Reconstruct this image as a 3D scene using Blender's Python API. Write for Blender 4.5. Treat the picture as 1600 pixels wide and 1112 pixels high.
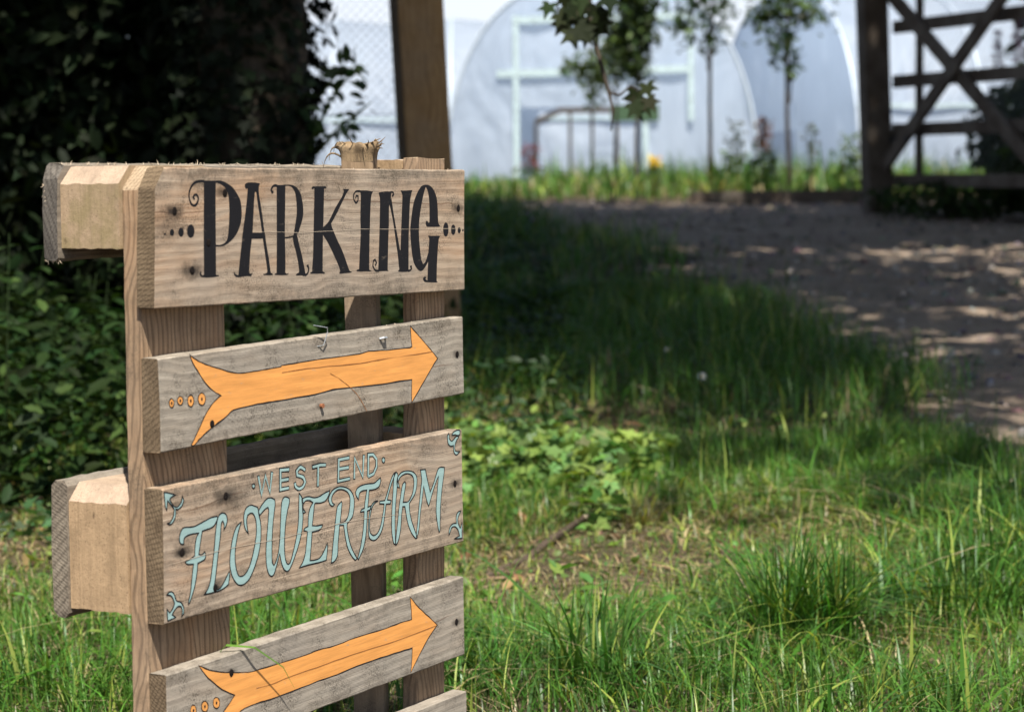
import bpy, bmesh, math, random
import numpy as np
from mathutils import Vector, Matrix, noise as mnoise
from mathutils.geometry import tessellate_polygon

for o in list(bpy.data.objects): bpy.data.objects.remove(o, do_unlink=True)
SC = bpy.context.scene
COL = SC.collection
R = math.radians

# ---------------------------------------------------------------- camera
H = 0.797                                   # lens height above the foot of the sign
YAW, PIT, ROL, FPX = 1.0665908, 0.0792223, -0.0088866, 3480.31
cd = bpy.data.cameras.new("camera"); cam = bpy.data.objects.new("camera", cd); COL.objects.link(cam)
fw = Vector((0, math.cos(PIT), -math.sin(PIT))); rr = Vector((1, 0, 0)); uu = rr.cross(fw)
r2 = rr*math.cos(ROL)+uu*math.sin(ROL); u2 = uu*math.cos(ROL)-rr*math.sin(ROL)
cam.matrix_world = Matrix(((r2.x, u2.x, -fw.x, 0), (r2.y, u2.y, -fw.y, 0), (r2.z, u2.z, -fw.z, H), (0, 0, 0, 1)))
cd.sensor_width = 36.0; cd.lens = FPX/1600*36
cd.clip_start = 0.05; cd.clip_end = 3000
cd.dof.use_dof = True; cd.dof.focus_distance = 2.68; cd.dof.aperture_fstop = 7.4
SC.camera = cam

# ---------------------------------------------------------------- sky, sun, exposure
SUN = Vector((0.13, -0.587, 1.0)).normalized()
elev = math.asin(SUN.z); az = math.atan2(SUN.x, SUN.y)
w = bpy.data.worlds.new("World"); SC.world = w; w.use_nodes = True
wn = w.node_tree; bgn = wn.nodes["Background"]
sky = wn.nodes.new("ShaderNodeTexSky"); sky.sky_type = 'NISHITA'; sky.sun_disc = False
sky.sun_elevation = elev; sky.sun_rotation = az; sky.altitude = 50; sky.dust_density = 1.5
tcw = wn.nodes.new("ShaderNodeTexCoord"); sp = wn.nodes.new("ShaderNodeSeparateXYZ"); wn.links.new(tcw.outputs["Generated"], sp.inputs[0])
nzw = wn.nodes.new("ShaderNodeTexNoise"); wn.links.new(tcw.outputs["Generated"], nzw.inputs["Vector"]); nzw.inputs["Scale"].default_value = 4.0; nzw.inputs["Detail"].default_value = 6.0
mrw = wn.nodes.new("ShaderNodeMapRange"); wn.links.new(sp.outputs[2], mrw.inputs[0]); mrw.inputs[1].default_value = .10; mrw.inputs[2].default_value = .24; mrw.inputs[3].default_value = 1; mrw.inputs[4].default_value = 0
mlw = wn.nodes.new("ShaderNodeMath"); mlw.operation = 'MULTIPLY'; mlw.use_clamp = True; adw = wn.nodes.new("ShaderNodeMath"); adw.operation = 'ADD'; adw.inputs[1].default_value = .45
wn.links.new(nzw.outputs[0], adw.inputs[0]); wn.links.new(mrw.outputs[0], mlw.inputs[0]); wn.links.new(adw.outputs[0], mlw.inputs[1])
mxw = wn.nodes.new("ShaderNodeMix"); mxw.data_type = 'RGBA'; wn.links.new(mlw.outputs[0], mxw.inputs[0]); wn.links.new(sky.outputs[0], mxw.inputs[6]); mxw.inputs[7].default_value = (7.3, 7.8, 8.6, 1)   # pale cloud bank low over the horizon
wn.links.new(mxw.outputs[2], bgn.inputs[0]); bgn.inputs[1].default_value = 0.07
sd = bpy.data.lights.new("sun", 'SUN'); so = bpy.data.objects.new("sun", sd); COL.objects.link(so)
sd.energy = 4.9; sd.angle = R(0.55); sd.color = (1.0, 0.95, 0.87)
so.rotation_euler = SUN.to_track_quat('Z', 'Y').to_euler(); so.location = (0, -5, 12)
SC.view_settings.view_transform = 'Standard'; SC.view_settings.look = 'None'
SC.view_settings.exposure = 0.95; SC.view_settings.gamma = 1.0; SC.view_settings.use_curve_mapping = False

# ---------------------------------------------------------------- helpers
def ray(px, py): return fw+r2*((px-800)/FPX)-u2*((py-556)/FPX)
def at(px, py, y):
    d = ray(px, py); t = y/d.y
    return Vector((0, 0, H))+d*t
TY = [-40, 2.8, 3.3, 4.1, 5.6, 8.5, 11, 14, 16, 22, 28, 40, 400]
TZ = [0, 0, .015, .045, .11, .26, .41, .575, .635, .655, .62, .6, .6]
def gz(x, y):
    x = np.asarray(x, float); y = np.asarray(y, float)
    z = (np.interp(y-.5, TY, TZ)+np.interp(y, TY, TZ)+np.interp(y+.5, TY, TZ))/3
    return z+.012*np.sin(x*2.1+y*1.3)*np.sin(y*1.7-x*.6)*np.clip((y-2)/2, 0, 1)
def gzf(x, y): return float(gz(x, y))
def on_ground(px, py):
    d = ray(px, py); prev = None
    for y in np.arange(2.0, 60, .02):
        p = Vector((0, 0, H))+d*(y/d.y)
        if p.z <= gzf(p.x, p.y): return Vector((p.x, p.y, gzf(p.x, p.y)))
    return Vector((p.x, p.y, gzf(p.x, p.y)))
def setp(o, label=None, cat=None, group=None, kind=None):
    if label: o["label"] = label
    if cat: o["category"] = cat
    if group: o["group"] = group
    if kind: o["kind"] = kind
    return o
def empty(name, loc, rz=0, **k):
    o = bpy.data.objects.new(name, None); COL.objects.link(o); o.empty_display_size = .1
    o.location = loc; o.rotation_euler = (0, 0, rz); return setp(o, **k)
def link(name, me, mats, parent=None, loc=None, **k):
    for m in (mats if isinstance(mats, (list, tuple)) else [mats]): me.materials.append(m)
    o = bpy.data.objects.new(name, me); COL.objects.link(o)
    if parent: o.parent = parent
    if loc is not None: o.location = loc
    return setp(o, **k)
def copy_tree(o, parent=None):
    c = o.copy(); COL.objects.link(c)
    if parent: c.parent = parent
    for ch in list(o.children): copy_tree(ch, c)
    return c
class MB:                                     # mesh builder: verts, faces, material index
    def __init__(s): s.v = []; s.f = []; s.m = []
    def add(s, vs, fs, m=0):
        o = len(s.v); s.v += [tuple(p) for p in vs]; s.f += [tuple(i+o for i in f) for f in fs]; s.m += [m]*len(fs)
    def bar(s, a, b, w, h, m=0, up=Vector((0, 0, 1))):       # rectangular bar from a to b
        a = Vector(a); b = Vector(b); d = (b-a).normalized(); x = d.cross(up)
        if x.length < 1e-4: x = d.cross(Vector((0, 1, 0)))
        x.normalize(); y = x.cross(d)
        vs = [p+x*(sx*w/2)+y*(sy*h/2) for p in (a, b) for sx, sy in ((-1, -1), (1, -1), (1, 1), (-1, 1))]
        s.add(vs, [(3, 2, 1, 0), (4, 5, 6, 7), (0, 1, 5, 4), (1, 2, 6, 5), (2, 3, 7, 6), (3, 0, 4, 7)], m)
    def tube(s, pts, rad, n=8, m=0, cap=True):
        pts = [Vector(p) for p in pts]; rad = rad if isinstance(rad, (list, tuple)) else [rad]*len(pts)
        vs = []
        ref = Vector((.31, .72, .62))
        for i, p in enumerate(pts):
            d = (pts[min(i+1, len(pts)-1)]-pts[max(i-1, 0)]).normalized()
            x = d.cross(ref).normalized(); y = d.cross(x)
            vs += [p+(x*math.cos(2*math.pi*k/n)+y*math.sin(2*math.pi*k/n))*rad[i] for k in range(n)]
        fs = [(i*n+k, i*n+(k+1) % n, (i+1)*n+(k+1) % n, (i+1)*n+k) for i in range(len(pts)-1) for k in range(n)]
        if cap: fs += [tuple(range(n))[::-1], tuple((len(pts)-1)*n+k for k in range(n))]
        s.add(vs, fs, m)
    def mesh(s, name, smooth=False):
        me = bpy.data.meshes.new(name); me.from_pydata(s.v, [], s.f)
        me.polygons.foreach_set("material_index", s.m)
        if smooth: me.polygons.foreach_set("use_smooth", [True]*len(s.f))
        me.update(); return me
    def build(s, name, mats, parent=None, smooth=False, **k):
        return link(name, s.mesh(name, smooth), mats, parent, **k)
def raw_mesh(name, V, F, colr=None, smooth=True):             # V (n,3); F list of int arrays (m,k)
    me = bpy.data.meshes.new(name)
    V = np.ascontiguousarray(V, np.float32)
    me.vertices.add(len(V)); me.vertices.foreach_set("co", V.ravel())
    loops = np.concatenate([f.ravel() for f in F]).astype(np.int32)
    tot = np.concatenate([np.full(len(f), f.shape[1], np.int32) for f in F])
    st = np.concatenate([[0], np.cumsum(tot)[:-1]]).astype(np.int32)
    me.loops.add(len(loops)); me.loops.foreach_set("vertex_index", loops)
    me.polygons.add(len(tot)); me.polygons.foreach_set("loop_start", st)
    me.polygons.foreach_set("use_smooth", np.full(len(tot), smooth))
    if colr is not None:
        a = me.attributes.new("tint", 'FLOAT_COLOR', 'POINT')
        c = np.ones((len(V), 4), np.float32); c[:, :3] = colr; a.data.foreach_set("color", c.ravel())
    me.update(calc_edges=True); return me
def vnoise(x, y, sc, seed=0):                                  # smooth value noise 0..1
    rg = np.random.RandomState(seed); T = rg.rand(257, 257)
    x = np.asarray(x)*sc+1000; y = np.asarray(y)*sc+1000
    xi = np.floor(x).astype(int); yi = np.floor(y).astype(int); fx = x-xi; fy = y-yi
    fx = fx*fx*(3-2*fx); fy = fy*fy*(3-2*fy); g = lambda a, b: T[a % 257, b % 257]
    return (g(xi, yi)*(1-fx)+g(xi+1, yi)*fx)*(1-fy)+(g(xi, yi+1)*(1-fx)+g(xi+1, yi+1)*fx)*fy

# ---------------------------------------------------------------- materials
class G:
    def __init__(s, name):
        s.m = bpy.data.materials.new(name); s.m.use_nodes = True; s.t = s.m.node_tree
        s.b = s.t.nodes["Principled BSDF"]; s.out = s.t.nodes["Material Output"]
    def n(s, ty, ins={}, **props):
        nd = s.t.nodes.new(ty)
        for k, v in props.items(): setattr(nd, k, v)
        for k, v in ins.items(): s.put(nd.inputs[k], v)
        return nd
    def put(s, sock, v):
        if isinstance(v, bpy.types.NodeSocket): s.t.links.new(v, sock)
        elif isinstance(v, (tuple, list)) and len(v) == 3 and sock.type == 'RGBA': sock.default_value = (*v, 1)
        else: sock.default_value = v
    def math(s, op, a, b=0.0, c=None, clamp=False):
        nd = s.n('ShaderNodeMath', {0: a, 1: b}, operation=op, use_clamp=clamp)
        if c is not None: s.put(nd.inputs[2], c)
        return nd.outputs[0]
    def mix(s, f, a, b, blend='MIX'):
        nd = s.n('ShaderNodeMix', data_type='RGBA', blend_type=blend, clamp_factor=True)
        s.put(nd.inputs[0], f); s.put(nd.inputs[6], a); s.put(nd.inputs[7], b); return nd.outputs[2]
    def ramp(s, f, lo, hi, a=0.0, b=1.0):
        nd = s.n('ShaderNodeMapRange', {0: f, 1: lo, 2: hi, 3: a, 4: b}, clamp=True); return nd.outputs[0]
    def coord(s, scale=(1, 1, 1), loc=(0, 0, 0), rot=(0, 0, 0), which='Object'):
        if not hasattr(s, 'tc'): s.tc = s.n('ShaderNodeTexCoord')
        return s.n('ShaderNodeMapping', {0: s.tc.outputs[which], 1: loc, 2: rot, 3: scale}).outputs[0]
    def noise(s, vec, scale, detail=4.0, rough=.55, dist=0.0):
        return s.n('ShaderNodeTexNoise', {'Vector': vec, 'Scale': scale, 'Detail': detail, 'Roughness': rough, 'Distortion': dist}).outputs[0]
    def bump(s, h, strength=.3, dist=.002, prev=None):
        nd = s.n('ShaderNodeBump', {'Height': h, 'Strength': strength, 'Distance': dist})
        if prev is not None: s.put(nd.inputs['Normal'], prev)
        return nd.outputs[0]
    def fin(s, col, rough=.8, nrm=None, spec=.25):
        s.put(s.b.inputs['Base Color'], col); s.put(s.b.inputs['Roughness'], rough)
        s.put(s.b.inputs['Specular IOR Level'], spec)
        if nrm is not None: s.put(s.b.inputs['Normal'], nrm)
        return s.m

def wood(name, axis, light, dark, gray=(.30, .27, .23), seed=0, grayness=.5, dirt=.6, edge=.5, saw=0.0, stains=(), crack=None, warm=0.0, bumps=.5, rings=.45, tone=1.0, rs=2.3):
    g = G(name)
    off = (seed*1.37, seed*.91, seed*2.13)
    st = {'X': (1.0, 13, 13), 'Z': (13, 13, 1.0), 'Y': (13, 1.0, 13)}[axis]
    ax = {'X': 'Z', 'Z': 'DIAGONAL', 'Y': 'Z'}[axis]
    lo = g.coord((1, 1, 1), off)
    c1 = g.coord(st, off)
    wob = g.n('ShaderNodeVectorMath', {0: c1, 1: g.n('ShaderNodeVectorMath', {0: g.n('ShaderNodeTexNoise', {'Vector': lo, 'Scale': 6.0, 'Detail': 2.0}).outputs[1], 'Scale': .5}, operation='SCALE').outputs[0]}, operation='ADD').outputs[0]
    n1 = g.noise(wob, 7.0, 6, .65)
    fine = g.noise(g.coord(tuple(a*(1.6 if a == 1.0 else 9) for a in st), off), 12.0, 3, .6)
    rg = g.n('ShaderNodeTexWave', {'Vector': wob, 'Scale': rs, 'Distortion': 4.5, 'Detail': 3.0, 'Detail Scale': .8, 'Detail Roughness': .6}, wave_type='BANDS', bands_direction=ax, wave_profile='SIN').outputs[1]
    big = g.noise(lo, 6.0, 4, .6)
    mid = g.noise(lo, 28.0, 5, .65)
    spk = g.noise(lo, 520.0, 2, .6)
    col = g.mix(g.ramp(n1, .32, .70), light, dark)
    col = g.mix(g.math('MULTIPLY', g.ramp(rg, .55, .98), rings), col, tuple(c*.55 for c in dark))
    if warm: col = g.mix(g.math('MULTIPLY', g.ramp(g.noise(wob, 2.2, 3), .52, .75), warm), col, (light[0]*.95, light[1]*.62, light[2]*.38))
    col = g.mix(g.math('MULTIPLY', g.ramp(big, .38, .66), grayness), col, gray)
    col = g.mix(g.ramp(fine, .25, .75, .34, 0.0), col, tuple(c*.38 for c in dark))
    dm = g.math('MULTIPLY', g.ramp(mid, .47, .70), g.ramp(spk, .45, .62))
    col = g.mix(g.math('MULTIPLY', dm, dirt), col, (.035, .028, .02))
    blo = g.noise(g.coord((.35, 1, 1), off), 17.0, 5, .7)
    col = g.mix(g.ramp(blo, .54, .72, 0, .42), col, tuple(c*.55 for c in dark))
    sc = g.noise(g.coord(tuple(a*(.8 if a == 1.0 else 11) for a in st), off), 6.0, 2, .5)
    col = g.mix(g.ramp(sc, .66, .70, 0, .45), col, tuple(min(1, c*1.3) for c in light))
    nr = None
    if edge:
        sep = g.n('ShaderNodeSeparateXYZ', {0: g.coord((1, 1, 1), which='Generated')})
        z = sep.outputs[2 if axis == 'X' else 0]
        e = g.ramp(g.math('ABSOLUTE', g.math('SUBTRACT', z, .5)), .28, .52)
        sp2 = g.noise(lo, 210.0, 4, .7)
        e = g.math('MULTIPLY', e, g.ramp(g.math('ADD', g.math('MULTIPLY', mid, .65), g.math('MULTIPLY', sp2, .5)), .46, .72))
        col = g.mix(g.math('MULTIPLY', e, edge), col, (.10, .082, .062))
    hgt = g.math('ADD', g.math('MULTIPLY', fine, .7), g.math('MULTIPLY', rg, .35))
    if saw:
        sw = g.n('ShaderNodeTexWave', {'Vector': g.coord((1, 1, 1), rot=(0, R(62), 0)), 'Scale': 74.0, 'Distortion': 3.2, 'Detail': 3.0, 'Detail Scale': .35}, wave_type='BANDS', bands_direction='X').outputs[1]
        swm = g.math('MULTIPLY', g.ramp(sw, .5, 1.0), g.ramp(mid, .35, .6))
        col = g.mix(g.math('MULTIPLY', swm, saw), col, tuple(c*.45 for c in gray))
        hgt = g.math('ADD', hgt, g.math('MULTIPLY', g.math('MULTIPLY', sw, g.ramp(big, .42, .6)), .10))
    if crack is not None:                     # drying cracks along the grain: (z0, slope, x start, x end)
        sx = g.n('ShaderNodeSeparateXYZ', {0: g.coord()})
        for z0, sl, xa, xb in crack:
            zz = g.math('ADD', g.math('MULTIPLY', sx.outputs[0], sl), z0)
            zz = g.math('ADD', zz, g.math('MULTIPLY', g.math('SUBTRACT', g.noise(g.coord((1, .01, .01), off), 14.0, 4), .5), .012))
            d = g.math('ABSOLUTE', g.math('SUBTRACT', sx.outputs[2], zz))
            k = g.math('MULTIPLY', g.ramp(d, .0003, .0012, 1, 0), g.math('MULTIPLY', g.ramp(sx.outputs[0], xa, xa+.02), g.ramp(sx.outputs[0], xb-.03, xb, 1, 0)))
            col = g.mix(g.math('MULTIPLY', k, .6), col, (.09, .04, .02))
    for (x, z, rx, rz, a) in stains:          # iron stains round the nails, drawn out along the grain
        v = g.coord((1/rx, 0, 1/rz), (-x/rx, 0, -z/rz))
        L = g.n('ShaderNodeVectorMath', {0: v}, operation='LENGTH').outputs['Value']
        L = g.math('ADD', L, g.math('MULTIPLY', g.math('SUBTRACT', g.noise(lo, 90.0, 4, .7), .5), 1.3))
        col = g.mix(g.math('MULTIPLY', g.ramp(L, .15, 1.1, 1, 0), a), col, (.022, .018, .015))
    nr = g.bump(hgt, bumps, .0012)
    nr = g.bump(spk, .18, .0006, nr)
    if tone != 1.0: col = g.mix(1.0, col, (tone, tone, tone), 'MULTIPLY')
    return g.fin(col, .82, nr, .18)

def endgrain(name, light, dark, seed=0, sc=130.0, rot=.6):
    g = G(name); off = (seed*.7+.05, seed*.33+.02, .07*seed)
    v = g.coord((1, 1, 1), off, rot=(rot, 0, 0))
    rg = g.n('ShaderNodeTexWave', {'Vector': v, 'Scale': sc/2, 'Distortion': 2.2, 'Detail': 3.0, 'Detail Scale': .5}, wave_type='RINGS', rings_direction='X').outputs[1]
    sw = g.n('ShaderNodeTexWave', {'Vector': v, 'Scale': 88.0, 'Distortion': 7.0, 'Detail': 4.0, 'Detail Scale': .35}, wave_type='BANDS', bands_direction='Z').outputs[1]
    big = g.noise(v, 22.0, 4, .6); sp = g.noise(v, 420.0, 3, .7)
    col = g.mix(g.ramp(big, .3, .7), light, dark)
    col = g.mix(g.ramp(rg, .5, 1, 0, .5), col, tuple(c*.5 for c in dark))
    col = g.mix(g.ramp(sw, .5, 1, 0, .16), col, tuple(c*1.25 for c in light))
    col = g.mix(g.ramp(sp, .5, .68, 0, .6), col, tuple(c*.35 for c in dark))
    nr = g.bump(g.math('ADD', sp, g.math('MULTIPLY', sw, .25)), .6, .0012)
    return g.fin(col, .9, nr, .1)

def chipboard(name, base=(.37, .25, .145), green=0.0):
    g = G(name); lo = g.coord()
    a = g.noise(lo, 240.0, 5, .75); b = g.noise(lo, 600.0, 2, .6); c = g.noise(lo, 40.0, 4, .6)
    vo = g.ramp(g.n('ShaderNodeSeparateColor', {0: g.n('ShaderNodeTexVoronoi', {'Vector': g.coord((1, 1, 1.6)), 'Scale': 330.0}).outputs[1]}).outputs[0], 0, 1, .9, 1.06)
    col = g.mix(g.ramp(a, .3, .72), tuple(x*.88 for x in base), tuple(min(1, x*1.08) for x in base))
    col = g.mix(.6, col, g.mix(1.0, col, vo, 'MULTIPLY'))
    col = g.mix(g.ramp(b, .62, .72, 0, .75), col, (.06, .035, .02))
    col = g.mix(g.ramp(g.noise(lo, 75.0, 3, .6), .68, .74, 0, .8), col, (.05, .03, .02))
    col = g.mix(g.ramp(c, .42, .7, 0, .5), col, tuple(x*.55 for x in base))
    col = g.mix(g.ramp(g.noise(g.coord((1, 1, .15)), 70.0, 4, .65), .52, .7, 0, .4), col, tuple(x*.5 for x in base))
    if green: col = g.mix(g.math('MULTIPLY', g.ramp(c, .40, .62), green), col, (.22, .19, .07))
    return g.fin(col, .95, g.bump(a, .5, .0015), .08)

def leafmat(name, trans=.32, rough=.5, spec=.35, tr_tint=(1.25, 1.15, .5)):
    g = G(name)
    at_ = g.n('ShaderNodeAttribute', attribute_name='tint').outputs[0]
    nz = g.noise(g.coord(), 60.0, 3, .6)
    col = g.mix(g.ramp(nz, .3, .7, 0, .35), at_, g.mix(1.0, at_, (.62, .66, .55), 'MULTIPLY'))
    g.fin(col, rough, None, spec)
    tl = g.n('ShaderNodeBsdfTranslucent', {0: g.mix(1.0, col, tr_tint, 'MULTIPLY')})
    mx = g.n('ShaderNodeMixShader', {0: trans, 1: g.b.outputs[0], 2: tl.outputs[0]})
    g.t.links.new(mx.outputs[0], g.out.inputs[0]); return g.m

def plain(name, col, rough=.7, var=.25, scale=60.0, spec=.3, metal=0.0, bump=.2):
    g = G(name); nz = g.noise(g.coord(), scale, 4, .65)
    c = g.mix(g.ramp(nz, .3, .7), tuple(x*(1-var) for x in col), tuple(min(1, x*(1+var)) for x in col))
    g.b.inputs['Metallic'].default_value = metal
    return g.fin(c, rough, g.bump(nz, bump, .002), spec)

LEAF = leafmat("leaf"); DULL = leafmat("dull_leaf", .22, .65, .12); GRASS = leafmat("grass_blade", .34, .42, .4)
BARK = plain("bark", (.045, .036, .027), .9, .5, 35.0, .1, 0, 1.0)
STEM = plain("stem", (.055, .075, .022), .8, spec=.1)
DARKSTEM = plain("dark_stem", (.016, .026, .010), .9, spec=.05)
STEEL = plain("galvanised_wire", (.45, .47, .48), .45, .2, 80, .5, .7)

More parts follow.
